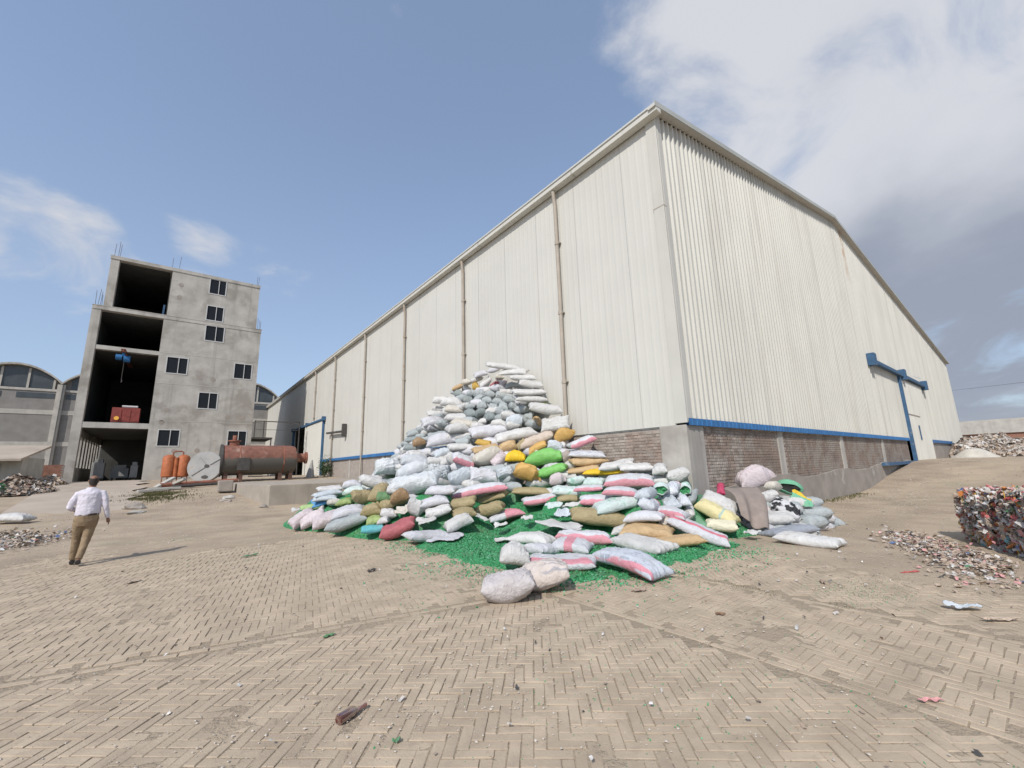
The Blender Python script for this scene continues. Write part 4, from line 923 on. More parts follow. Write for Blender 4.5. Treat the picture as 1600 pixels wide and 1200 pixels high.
 ('plump','paleblue',(9.01,11.39,3.15),(0.37,0.21,-0.65),(0.59,0.35,0.51),'bluish grey sack standing under the grey sack wall',None,None,'sack'),
 (None,'white',(8.55,12.57,3.23),(-0.08,-0.16,0.81),(0.67,0.34,0.25),'small white sack end under the grey sack wall',None,None,'sack'),
 (None,'white',(8.68,11.84,3.14),(0.37,-0.09,-0.81),(0.57,0.33,0.21),'white sack just under the middle of the grey sack wall',None,None,'sack'),
 (None,'white',(7.45,12.40,2.36),(0.23,-0.13,-0.35),(0.88,0.52,0.22),'white sack with a torn corner left of the tan sack',None,None,'sack'),
 (None,'paleblue',(6.99,12.76,2.13),(0.30,-0.14,-0.20),(0.65,0.37,0.24),'bluish grey sack left of the pink sided sack',None,None,'sack'),
 (None,'white',(6.76,14.19,2.13),(0.26,0.15,-0.22),(0.70,0.41,0.22),'white sack with a green spot above the plump white sacks',None,None,'sack'),
 (None,'white',(7.08,12.57,1.94),(-0.24,-0.19,0.91),(0.76,0.44,0.32),'small white sack left of the pink sided sack',None,None,'sack'),
 (None,'white',(9.52,10.33,3.51),(0.38,0.07,-0.59),(1.16,0.56,0.32),'smooth white sack on the right flank above the square one',None,None,'sack'),
 ('pillow','white',(9.66,10.01,2.99),(0.96,-0.07,-0.94),(1.02,0.58,0.33),'square white pillow like sack propped up on the right flank',None,None,'sack'),
 (None,'tan',(9.79,11.13,3.15),(-0.34,-0.14,0.89),(0.67,0.45,0.38),'tan sack end behind the square white sack',None,None,'sack'),
 (None,'beige',(9.27,10.46,2.47),(0.35,-0.40,-1.02),(1.24,0.60,0.34),'long beige sack slanting up to the square white sack',None,None,'sack'),
 ('tied','gold',(9.79,9.71,2.58),(0.25,-0.33,-1.09),(0.75,0.43,0.43),'golden tan sack with puckered neck under the square white sack',None,None,'sack'),
 (None,'khaki',(8.86,10.82,2.34),(0.75,-0.83,-0.82),(0.43,0.30,0.24),'khaki sack end behind the long beige sack',None,None,'sack'),
 (None,'gold',(9.03,10.21,2.19),(0.31,-0.35,-0.88),(0.67,0.40,0.23),'ochre sack under the long beige sack',None,None,'sack'),
 (None,'paleblue',(9.41,9.81,2.21),(0.64,0.27,-0.64),(0.55,0.33,0.28),'pale bluish sack above the two bright green sacks',None,None,'sack'),
 (None,'pink',(9.67,8.90,2.31),(0.26,-0.23,-0.54),(0.89,0.51,0.25),'pink sided white sack against the plinth bricks, uppermost',None,None,'sack'),
 (None,'print',(9.60,8.65,1.96),(0.18,-0.02,-0.87),(1.13,0.58,0.21),'white sack with grey lettering against the plinth bricks',None,None,'sack'),
 (None,'tan',(9.56,8.58,1.76),(0.18,-0.04,-0.56),(1.13,0.59,0.24),'tan sack under the lettered white sack',None,None,'sack'),
 (None,'taupe',(9.40,9.32,1.90),(0.56,-0.71,-0.48),(0.43,0.30,0.28),'taupe sack behind the bright green sacks',None,None,'sack'),
 ('plump','cream',(7.77,11.30,2.02),(0.20,-0.30,-0.32),(0.91,0.52,0.52),'plump cream sack left of the upright tan sack',None,None,'sack'),
 (None,'tan',(8.46,11.04,2.24),(0.83,-0.35,-0.74),(0.63,0.38,0.34),'tan sack standing upright in the middle of the pile',None,None,'sack'),
 (None,'pinkwhite',(8.03,10.97,1.87),(0.97,-0.83,-0.81),(0.59,0.35,0.33),'pinkish white sack leaning beside the plump cream sack',None,None,'sack'),
 ('plump','yellow',(8.38,10.55,1.88),(0.18,-0.07,-0.84),(0.65,0.38,0.36),'bright yellow sack beside the upper green sack',None,None,'sack'),
 ('plump','green',(8.89,9.76,1.83),(0.16,-0.04,-0.93),(1.18,0.60,0.52),'upper of the two bright green sacks',None,None,'sack'),
 (None,'green',(8.75,9.29,1.48),(0.22,-0.12,-0.94),(0.94,0.56,0.31),'lower of the two bright green sacks',None,None,'sack'),
 ('tied','gold',(8.17,9.74,1.40),(0.58,0.45,-0.62),(0.88,0.53,0.52),'golden sack with tied neck hanging below the yellow sack',None,None,'sack'),
 (None,'paleblue',(7.84,10.42,1.48),(1.01,-0.17,-0.39),(0.55,0.32,0.34),'bluish white sack standing upright beside the golden tied sack',None,None,'sack'),
 (None,'pink',(7.20,11.82,1.88),(0.36,0.16,-0.33),(0.75,0.44,0.34),'pink sided white sack left of the plump cream sack',None,None,'sack'),
 ('plump','bigwhite',(6.27,15.67,1.71),(1.02,-0.03,-0.39),(1.02,0.60,0.60),'big plump white sack at the left end of the plump row',None,None,'sack'),
 (None,'bigwhite',(6.47,13.80,1.88),(0.40,0.06,-0.34),(1.05,0.60,0.34),'white sack lying above the biggest plump white sack',None,None,'sack'),
 ('plump','bigwhite',(6.11,13.26,1.58),(0.15,-0.15,-0.24),(1.02,0.60,0.53),'plump white sack behind the biggest one',None,None,'sack'),
 ('plump','bigwhite',(5.09,10.86,1.29),(0.53,-0.06,-0.70),(1.35,0.60,0.60),'biggest plump white sack at the front of the plump row',None,None,'sack'),
 ('plump','bigwhite',(6.55,12.19,1.52),(1.00,-0.02,-0.39),(0.72,0.43,0.60),'round white sack with gathered neck facing the yard',None,None,'sack'),
 ('plump','paleblue',(6.87,11.41,1.41),(0.34,-0.08,-0.28),(0.74,0.43,0.60),'round bluish white sack with crumpled end',None,None,'sack'),
 ('pillow','lilac',(7.40,10.93,1.39),(0.96,0.07,-0.42),(0.91,0.54,0.34),'square white sack with a blue edge line',None,None,'sack'),
 (None,'white',(6.74,12.72,1.91),(0.36,-0.04,-0.33),(0.65,0.38,0.31),'white sack above the round gathered sack',None,None,'sack'),
 (None,'white',(7.13,12.36,1.91),(0.13,-0.15,1.04),(0.64,0.48,0.41),'short white sack above the square blue edged one',None,None,'sack'),
 (None,'white',(4.52,12.35,1.31),(0.24,0.14,-0.17),(0.87,0.52,0.32),'lumpy white sack crowning the low left stack',None,None,'sack'),
 ('slump','lilac',(4.31,13.69,1.21),(0.26,-0.18,-0.41),(0.59,0.35,0.23),'lilac white sack on the low left stack',None,None,'sack'),
 (None,'white',(3.75,14.06,1.12),(0.13,-0.11,-0.07),(0.75,0.44,0.17),'white sack on top at the far left of the low stack',None,None,'sack'),
 (None,'paleblue',(3.63,13.84,0.97),(0.08,-0.07,0.04),(0.84,0.48,0.15),'bluish white sack second from top at the far left',None,None,'sack'),
 (None,'paleblue',(3.53,13.69,0.85),(0.09,-0.09,-0.32),(0.71,0.42,0.15),'bluish white sack third from top at the far left',None,None,'sack'),
 (None,'blue',(3.45,13.99,0.74),(-0.21,-0.13,1.42),(0.79,0.47,0.17),'blue sack at the far left foot of the low stack',None,None,'sack'),
 (None,'lime',(3.21,13.83,0.62),(0.11,-0.14,-0.09),(0.64,0.38,0.16),'lime green sack at the far left foot of the pile',None,None,'sack'),
 ('flat','white',(2.96,14.50,0.50),(0.23,-0.15,-0.41),(0.33,0.30,0.07),'small flat white sack at the far left tip of the pile',None,None,'sack'),
 (None,'cream',(3.73,13.45,0.74),(-0.17,-0.11,1.55),(0.63,0.42,0.21),'pale sack between the blue and the yellow green sacks',None,None,'sack'),
 (None,'olive',(3.94,12.93,0.76),(-0.07,-0.17,1.03),(0.76,0.48,0.21),'yellow green sack in the low left stack',None,None,'sack'),
 (None,'mint',(4.16,12.98,1.04),(0.20,-0.15,-0.53),(0.63,0.37,0.21),'green tinged white sack in the low left stack',None,None,'sack'),
 (None,'khaki',(4.09,12.02,0.95),(0.35,-0.11,-0.12),(0.61,0.36,0.34),'upper left khaki sack of the khaki cluster',None,None,'sack'),
 (None,'khaki',(4.39,11.51,1.00),(-0.10,-0.18,0.92),(0.73,0.50,0.36),'upper right khaki sack of the khaki cluster',None,None,'sack'),
 (None,'dkgreen',(4.39,11.29,0.92),(-0.14,-0.14,1.31),(0.71,0.41,0.26),'dark green sack behind the round brown sack',None,None,'sack'),
 (None,'khaki',(4.02,11.09,0.64),(0.31,-0.11,-0.58),(0.55,0.32,0.29),'front khaki sack of the khaki cluster',None,None,'sack'),
 (None,'khaki',(4.33,10.98,0.73),(-0.25,-0.08,1.52),(0.79,0.32,0.29),'small khaki sack left of the round brown sack',None,None,'sack'),
 ('plump','brown',(4.55,10.60,0.90),(0.19,-0.00,-0.31),(0.47,0.30,0.43),'round shiny brown sack below the biggest white sack',None,None,'sack'),
 (None,'white',(4.63,11.31,1.09),(-0.16,-0.15,1.19),(0.79,0.26,0.26),'small white sack above the round brown sack',None,None,'sack'),
 (None,'olive',(4.01,10.85,0.39),(-0.12,-0.14,1.27),(0.77,0.44,0.23),'olive green sack right of the grey front sack',None,None,'sack'),
 (None,'pinkwhite',(2.94,13.59,0.33),(0.52,-0.56,-0.01),(0.75,0.44,0.29),'leftmost of three pinkish white sacks sloping to the yard',None,None,'sack'),
 (None,'pinkwhite',(3.13,13.30,0.36),(0.59,-0.58,-0.41),(0.75,0.45,0.26),'middle of three pinkish white sacks sloping to the yard',None,None,'sack'),
 (None,'pinkwhite',(3.40,12.78,0.37),(0.55,-0.47,-0.42),(0.88,0.52,0.34),'rightmost of three pinkish white sacks sloping to the yard',None,None,'sack'),
 (None,'lilac',(3.70,11.95,0.54),(0.13,-0.24,-0.43),(0.88,0.52,0.26),'lilac white sack lying on the grey front sack',None,None,'sack'),
 (None,'grey',(3.56,11.51,0.34),(0.13,-0.15,-0.46),(1.08,0.60,0.33),'plain grey sack at the left front foot of the pile',None,None,'sack'),
 (None,'turquoise',(3.82,10.43,0.25),(0.11,-0.12,-0.30),(0.56,0.34,0.18),'flat turquoise sack beside the red sack',None,None,'sack'),
 (None,'red',(4.23,9.89,0.30),(0.16,-0.29,-0.56),(0.88,0.52,0.33),'faded red sack at the front left foot of the pile',None,None,'sack'),
 (None,'white',(4.28,10.63,0.56),(-0.03,-0.15,1.24),(0.63,0.44,0.26),'white sack behind the faded red sack',None,None,'sack'),
 (None,'white',(4.18,10.54,0.42),(-0.12,-0.18,0.96),(0.67,0.29,0.20),'small white sack between the turquoise and white ones',None,None,'sack'),
 ('flat','cream',(4.48,10.22,0.65),(0.63,-0.27,-0.44),(0.36,0.30,0.07),'crumpled off white sack above the faded red sack',None,None,'sack'),
 (None,'lilac',(4.55,9.03,0.17),(-0.00,-0.00,-0.03),(1.01,0.58,0.22),'long white sack on the paving right of the red sack',None,None,'sack'),
 (None,'white',(5.38,9.04,0.33),(0.17,-0.20,-0.28),(0.70,0.41,0.28),'white sack draped over the green flakes',None,None,'sack'),
 ('flat','white',(4.78,9.52,0.42),(0.39,-0.20,-0.52),(0.45,0.30,0.07),'limp white sheet behind the long white sack',None,None,'plastic sheet'),
 ('flat','lilac',(4.85,8.61,0.12),(0.00,-0.00,0.51),(1.01,0.60,0.07),'ragged empty white sack beside the draped one',None,None,'sack'),
 ('tied','white',(4.75,10.01,0.70),(0.17,0.20,-0.44),(0.49,0.30,0.43),'crumpled white sack right of the round brown sack',None,None,'sack'),
 (None,'white',(5.13,9.59,0.63),(0.16,-0.17,-0.47),(0.67,0.40,0.23),'white sack below two lilac ones mid front',None,None,'sack'),
 (None,'lilac',(5.16,9.86,0.83),(0.13,-0.17,-0.47),(0.76,0.46,0.22),'lower of two lilac white sacks mid front',None,None,'sack'),
 (None,'lilac',(5.49,10.06,1.06),(0.17,-0.14,-0.80),(0.82,0.47,0.25),'upper of two lilac white sacks mid front',None,None,'sack'),
 (None,'pink',(6.56,9.93,0.97),(0.15,-0.17,-0.62),(1.64,0.60,0.28),'long white sack with pink edge under the square blue edged one',None,None,'sack'),
 (None,'khaki',(5.81,9.54,0.77),(0.19,-0.25,-0.75),(0.70,0.41,0.25),'khaki sack under the long pink edged one, left',None,None,'sack'),
 (None,'khaki',(6.93,9.86,0.78),(0.10,-0.17,-0.92),(0.98,0.56,0.23),'khaki sack under the long pink edged one, right',None,None,'sack'),
 (None,'khaki',(5.65,9.23,0.53),(0.15,-0.14,-0.36),(0.61,0.36,0.21),'lower khaki sack resting on the green flakes, left',None,None,'sack'),
 (None,'khaki',(6.48,9.31,0.56),(0.21,-0.06,-0.81),(0.80,0.47,0.34),'lower khaki sack resting on the green flakes, right',None,None,'sack'),
 (None,'khaki',(7.83,9.23,0.97),(0.08,-0.05,-0.72),(1.11,0.60,0.19),'long khaki sack below the golden tied sack',None,None,'sack'),
 (None,'pink',(7.76,8.79,0.76),(0.09,-0.11,-0.58),(0.98,0.58,0.23),'pink edged white sack half sunk in the green flakes',None,None,'sack'),
 (None,'mint',(7.73,7.74,1.00),(0.14,-0.03,-0.75),(0.73,0.44,0.21),'green stained white sack right of the long khaki one',None,None,'sack'),
 (None,'pink',(7.77,7.01,1.07),(0.10,-0.13,-0.95),(0.72,0.43,0.15),'thin pink edged sack on the green stained one',None,None,'sack'),
 (None,'khaki',(7.64,7.59,0.80),(0.12,-0.04,-0.78),(0.60,0.36,0.16),'khaki sack under the green stained white one',None,None,'sack'),
 ('tied','pinkwhite',(8.61,8.92,1.22),(0.14,-0.00,-0.73),(0.52,0.31,0.30),'crumpled pink and white sack below the green sacks',None,None,'sack'),
 ('plump','mint',(8.91,8.50,1.21),(0.12,-0.07,-0.63),(0.51,0.30,0.27),'left crumpled greenish white sack below the yellow one',None,None,'sack'),
 ('plump','mint',(9.09,8.00,1.15),(0.11,-0.10,-1.10),(0.56,0.32,0.28),'right crumpled greenish white sack below the yellow one',None,None,'sack'),
 (None,'tan',(9.36,8.61,1.49),(0.14,-0.05,-0.79),(0.99,0.59,0.21),'tan sack left of the flat yellow sack',None,None,'sack'),
 (None,'yellow',(9.60,8.03,1.43),(0.12,-0.07,-1.03),(1.20,0.60,0.19),'flat yellow sack with bunched end',None,None,'sack'),
 (None,'white',(9.68,7.64,1.62),(0.17,-0.13,-1.04),(1.01,0.58,0.23),'white sack behind the flat yellow one, by the plinth',None,None,'sack'),
 (None,'white',(9.65,6.99,1.53),(0.13,-0.08,-0.77),(0.95,0.56,0.19),'white sack nearer the concrete corner pillar',None,None,'sack'),
 ('flat','paleblue',(9.95,6.91,1.40),(0.44,-0.09,-0.96),(0.52,0.31,0.07),'torn white sack flap on the corner stack',None,None,'sack'),
 (None,'white',(9.77,6.34,1.44),(-0.14,-0.15,0.56),(0.71,0.41,0.24),'short white sack left of the topmost corner sack',None,None,'sack'),
 ('plump','white',(9.86,5.93,1.34),(0.18,-0.08,-0.77),(0.56,0.32,0.38),'topmost plump sack against the concrete corner pillar',None,None,'sack'),
 (None,'pink',(9.14,6.86,1.15),(0.19,0.07,-0.96),(1.31,0.60,0.32),'full pink edged sack facing the yard on the corner stack',None,None,'sack'),
 (None,'white',(9.80,6.26,1.15),(0.19,0.15,-0.93),(0.69,0.41,0.22),'white sack behind the open sack on the corner stack',None,None,'sack'),
 ('open','mint',(8.47,5.52,1.07),(0.00,0.02,-0.99),(0.34,0.42,0.31),'open sack spilling green flakes on the corner stack',None,'flakes','sack'),
 ('plump','print2',(8.91,5.50,1.06),(0.07,-0.14,0.42),(0.69,0.30,0.30),'gathered sack end beside the open sack',None,None,'sack'),
 ('open','mint',(9.34,5.46,1.02),(0.00,-0.04,-1.02),(0.31,0.42,0.34),'right hand open sack with green flakes by the pillar',None,'flakes','sack'),
 ('plump','grey',(9.45,5.37,0.85),(-0.32,-0.23,0.31),(0.74,0.21,0.21),'round grey sack end nearest the pillar',None,None,'sack'),
 (None,'paleblue',(7.92,5.52,1.01),(-0.06,-0.17,0.38),(0.79,0.35,0.25),'bluish grey sack under the open sack',None,None,'sack'),
 (None,'pink',(7.73,6.06,1.00),(0.11,0.05,-1.06),(0.78,0.46,0.19),'pink edged sack under the full one on the corner stack',None,None,'sack'),
 (None,'pink',(7.65,6.63,0.85),(0.10,-0.11,-0.82),(0.89,0.53,0.22),'pink edged sack with a green smear on top',None,None,'sack'),
 (None,'mint',(7.59,6.07,0.74),(0.10,-0.11,-0.62),(1.06,0.60,0.27),'white sack with a torn end full of green flakes',None,None,'sack'),
 ('plump','print2',(7.79,5.38,0.80),(0.06,-0.14,0.38),(0.63,0.35,0.31),'left gathered sack end at the foot of the corner stack',None,None,'sack'),
 ('plump','paleblue',(8.50,5.36,0.80),(-0.04,-0.14,0.81),(0.69,0.35,0.32),'middle round sack end at the foot of the corner stack',None,None,'sack'),
 ('plump','print2',(8.93,5.32,0.76),(-0.00,-0.15,0.81),(0.65,0.26,0.26),'right gathered sack end at the foot of the corner stack',None,None,'sack'),
 (None,'pink',(8.08,5.16,0.61),(0.08,-0.03,-1.27),(0.80,0.46,0.21),'pink edged sack at the bottom of the corner stack',None,None,'sack'),
 ('plump','white',(9.04,5.24,0.56),(-0.50,-0.18,0.51),(0.76,0.26,0.26),'white sack end at the bottom by the pillar',None,None,'sack'),
 ('slump','khaki',(7.32,6.30,0.53),(0.15,0.03,-0.61),(1.44,0.60,0.34),'big flattened khaki sack in front of the corner stack',None,None,'sack'),
 (None,'lilac',(7.51,5.34,0.54),(0.07,-0.09,-1.17),(0.79,0.46,0.20),'bluish white sack right of the big khaki sack',None,None,'sack'),
 ('flat','mint',(7.10,7.54,0.70),(0.35,-0.10,-0.62),(0.40,0.30,0.07),'crumpled film on the flakes left of the big khaki sack',None,None,'plastic sheet'),
 ('flat','paleblue',(6.68,6.82,0.60),(0.52,-0.19,-0.67),(0.34,0.30,0.07),'crumpled pale sack touching the big khaki sack',None,None,'sack'),
 ('flat','white',(7.39,7.20,0.70),(0.18,-0.20,-1.02),(0.53,0.31,0.07),'flat empty white sack left above the big khaki one',None,None,'sack'),
 (None,'pinkhalf',(6.80,9.06,0.41),(0.05,-0.21,-0.40),(0.97,0.57,0.21),'torn pink and white sack with a hole on the flakes',None,None,'sack'),
 ('flat','white',(6.01,9.03,0.42),(0.27,0.32,-0.29),(0.38,0.30,0.07),'torn white film left of the pink and white sack',None,None,'plastic sheet'),
 ('flat','white',(5.96,8.12,0.31),(0.18,-0.22,-0.81),(0.32,0.30,0.07),'small white scrap of sack on the green flakes',None,None,'plastic sheet'),
 ('flat','white',(6.20,7.45,0.50),(0.13,-0.11,-0.41),(0.24,0.30,0.07),'white scrap in the middle of the green flakes',None,None,'plastic sheet'),
 ('flat','white',(6.36,6.59,0.40),(0.11,0.12,-0.83),(0.95,0.57,0.07),'long empty white sack sprawled across the green flakes',None,None,'sack'),
 ('flat','white',(5.51,7.39,0.12),(-0.00,-0.00,-0.02),(0.45,0.34,0.07),'limp white sack tail left of the front group',None,None,'sack'),
 ('slump','white',(5.87,6.91,0.18),(-0.00,-0.00,-1.26),(1.06,0.58,0.23),'white sack bent over at the back left of the front group',None,None,'sack'),
 (None,'lilac',(5.32,6.02,0.17),(0.00,-0.00,0.17),(0.57,0.58,0.22),'small white sack wedged in the middle of the front group',None,None,'sack'),
 (None,'pinkband',(5.80,5.74,0.17),(-0.00,-0.00,-1.03),(0.76,0.58,0.22),'white sack with a slanted pink band in the front group',None,None,'sack'),
 (None,'pink',(6.49,6.07,0.21),(0.05,0.15,-0.86),(1.13,0.60,0.29),'white sack with pink lower edge at the back of the front group',None,None,'sack'),
 ('plump','white',(4.30,5.51,0.22),(-0.00,-0.00,-0.66),(0.48,0.41,0.34),'white sack end behind the round grubby sack',None,None,'sack'),
 (None,'pinktop',(4.86,5.06,0.17),(-0.00,-0.00,-0.98),(1.20,0.58,0.22),'white sack with pink stripe along its top in the front group',None,None,'sack'),
 ('plump','stripedbeige',(3.99,4.55,0.17),(-0.00,-0.00,-0.72),(0.75,0.55,0.39),'grubby beige sack with thin blue lines in front',None,None,'sack'),
 ('plump','grubby',(3.43,4.55,0.18),(-0.00,-0.00,-0.65),(0.67,0.55,0.42),'round grubby white sack nearest the camera',None,None,'sack'),
 (None,'pinkgrey',(5.48,4.23,0.19),(0.00,-0.00,-1.57),(1.20,0.58,0.25),'large grey sack with pink edge at the right of the front group',None,None,'sack'),
 (None,'white',(6.84,4.95,0.19),(0.00,-0.00,-1.65),(1.20,0.58,0.25),'long limp white sack behind the large grey one',None,None,'sack'),
 (None,'white',(7.40,5.76,0.29),(0.08,-0.17,-1.10),(0.55,0.32,0.16),'white sack left of the two tan ones',None,None,'sack'),
 (None,'tan',(7.40,5.22,0.30),(0.03,-0.01,-1.07),(1.04,0.60,0.25),'back one of two tan sacks lying on the paving',None,None,'sack'),
 (None,'tan',(7.46,4.70,0.17),(-0.00,-0.00,-0.66),(1.10,0.58,0.22),'front one of two tan sacks lying on the paving',None,None,'sack'),
 (None,'pinkband2',(8.22,4.64,0.29),(0.05,0.34,-1.06),(1.22,0.60,0.26),'white sack with a long red stripe beside the tan ones',None,None,'sack'),
 (None,'green2',(9.10,5.13,0.34),(0.04,-0.17,0.81),(0.71,0.43,0.21),'dull green sack behind the red striped one',None,None,'sack'),
 ('flat','cream',(7.87,5.08,0.47),(0.63,0.29,-1.03),(0.30,0.30,0.07),'crumpled cream sack end beside the red striped one',None,None,'sack'),
 (None,'paleyellow',(9.60,4.90,0.48),(0.16,0.33,-1.40),(0.91,0.52,0.32),'pale yellow sack with a bluish band at the wall foot',None,None,'sack'),
 (None,'white',(10.01,5.01,0.67),(0.56,0.45,-1.21),(0.83,0.49,0.22),'flat white sack lying on the pale yellow one',None,None,'sack'),
 (None,'paleyellow2',(9.25,4.65,0.30),(0.11,-0.02,-1.03),(0.63,0.37,0.21),'cream sack under the pale yellow one',None,None,'sack'),
 (None,'crimson',(10.87,5.37,0.91),(0.07,-0.15,0.44),(0.61,0.21,0.21),'crimson sack end peeking out behind the tarpaulin',None,None,'sack'),
 ('tied','pinkwhite',(12.23,5.05,1.13),(0.14,-0.23,-0.87),(1.00,0.52,0.52),'plump pinkish white sack crowning the heap at the gable wall',None,None,'sack'),
 ('plump','white',(11.32,4.47,0.78),(0.11,-0.12,-1.01),(0.43,0.30,0.31),'white sack under the plump pinkish one',None,None,'sack'),
 (None,'cream',(12.32,4.70,0.97),(-0.00,-0.16,0.07),(0.50,0.30,0.25),'small cream sack beside the plump pinkish one',None,None,'sack'),
 (None,'pinkwhite',(11.11,4.57,0.58),(0.11,-0.17,0.52),(0.61,0.31,0.23),'pink tinged sack end right of the tarpaulin',None,None,'sack'),
 ('open','greenyellow',(13.35,4.70,0.88),(0.00,0.25,-1.06),(0.64,0.34,0.42),'torn green and yellow bag with a dark open mouth',None,'dark','sack'),
 ('flat','greenyellow',(11.92,3.97,0.68),(0.70,0.50,-1.48),(0.49,0.30,0.07),'empty green and yellow bag hanging from the heap',None,None,'sack'),
 ('plump','blackwhite',(11.15,4.06,0.51),(0.12,0.29,-1.27),(0.59,0.35,0.42),'crumpled black and white bag at the right of the heap',None,None,'sack'),
 (None,'white',(10.70,4.30,0.36),(0.08,-0.05,-0.93),(0.99,0.57,0.26),'thick white sack at the front of the wall heap',None,None,'sack'),
 (None,'lilac',(10.97,4.35,0.10),(-0.00,-0.00,-0.51),(1.13,0.58,0.22),'thin pale sack under the thick white one',None,None,'sack'),
 ('flat','white',(9.51,4.14,0.14),(0.09,-0.10,-1.31),(0.30,0.30,0.07),'small flat white sack left of the slate grey one',None,None,'sack'),
 (None,'slate',(10.54,3.85,0.10),(-0.00,0.00,-0.43),(1.20,0.58,0.22),'flat slate grey sack under two white ones',None,None,'sack'),
 (None,'white',(9.63,3.19,0.10),(0.00,-0.00,-1.58),(1.11,0.58,0.22),'long limp white sack lying furthest right on the dirt',None,None,'sack'),
]

# ------------------------------------------------------------------ sacks
def weave(name, col, rough=.55, stripe=None, dirt=.30, objvar=.10, extra=None):
    """woven plastic cloth; stripe = list of (axis value lo, hi, colour) across the sack's width"""
    mt = bpy.data.materials.new('sack_'+name); mt.use_nodes = True; t = mt.node_tree; t.nodes.clear(); q = NB(t)
    P = q('ShaderNodeNewGeometry').outputs['Position']; O = q('ShaderNodeTexCoord').outputs['Object']
    base = q.mix(q.ramp(q.noise(P, 5, 4, .55), .3, .7), tuple(c*.93 for c in col), tuple(min(1, c*1.05) for c in col))
    sp = q('ShaderNodeSeparateXYZ', None, i0=O)
    wob = q.math('MULTIPLY', q.math('SUBTRACT', q.noise(O, 3, 2, .5), .5), .10)
    for (ax, lo, hi, sc_) in (stripe or []):
        v = q.math('ADD', sp.outputs[ax], wob)
        msk = q.math('MULTIPLY', q.ramp(v, lo-.012, lo+.012), q.ramp(v, hi+.012, hi-.012))
        base = q.mix(q.math('MULTIPLY', msk, .88), base, sc_)
    if extra: base = extra(q, P, O, sp, base)
    base = q.mix(q.math('MULTIPLY', q.ramp(q.noise(P, 2.2, 6, .65, .4), .50, .74), dirt), base, (.30, .25, .19))
    r = q('ShaderNodeObjectInfo').outputs['Random']
    g = q.ramp(r, 0, 1, 1-objvar, 1+objvar*.4, False)
    base = q.mix(1.0, base, q('ShaderNodeCombineColor', None, i0=g, i1=g, i2=g).outputs[0], 'MULTIPLY')
    pr = q('ShaderNodeBsdfPrincipled', None, Base_Color=base, Roughness=rough); pr.inputs['Specular IOR Level'].default_value = .35
    cr = q.noise(P, 16, 4, .6, .6)
    fine = q('ShaderNodeTexWave', dict(wave_type='BANDS', bands_direction='DIAGONAL'), Vector=P, Scale=55., Distortion=1.).outputs[1]
    b1 = q('ShaderNodeBump', None, Height=cr, Strength=.9, Distance=.03)
    b2 = q('ShaderNodeBump', None, Height=fine, Strength=.12, Distance=.004, Normal=b1.outputs[0])
    t.links.new(b2.outputs[0], pr.inputs['Normal'])
    q('ShaderNodeOutputMaterial', None, Surface=pr.outputs[0]); return mt
PK = (.60, .215, .26)
def printed(q, P, O, sp, base):      # rows of illegible grey print
    w = q('ShaderNodeTexWave', dict(wave_type='BANDS', bands_direction='Y'), Vector=O, Scale=2.2, Distortion=.6).outputs[1]
    m_ = q.math('MULTIPLY', q.ramp(w, .72, .86), q.ramp(q.noise(q('ShaderNodeMapping', None, Vector=O, Scale=(22, 3, 1)).outputs[0], 1, 2, .5), .5, .56))
    m_ = q.math('MULTIPLY', m_, q.ramp(q.math('ABSOLUTE', sp.outputs[0]), .34, .28))
    return q.mix(q.math('MULTIPLY', m_, .6), base, (.22, .25, .30))
def bluelines(q, P, O, sp, base):
    w = q('ShaderNodeTexWave', dict(wave_type='BANDS', bands_direction='Y'), Vector=O, Scale=2.6, Distortion=.5).outputs[1]
    return q.mix(q.math('MULTIPLY', q.math('MULTIPLY', q.ramp(w, .80, .92), q.ramp(sp.outputs[0], -.05, .1)), .55), base, (.20, .22, .28))
def bwbands(q, P, O, sp, base):
    return q.mix(q.ramp(q.noise(O, 3.2, 3, .5), .45, .52), base, (.02, .02, .022))
def gybands(q, P, O, sp, base):
    return q.mix(q.ramp(sp.outputs[1], .18, .22), base, (.62, .42, .03))
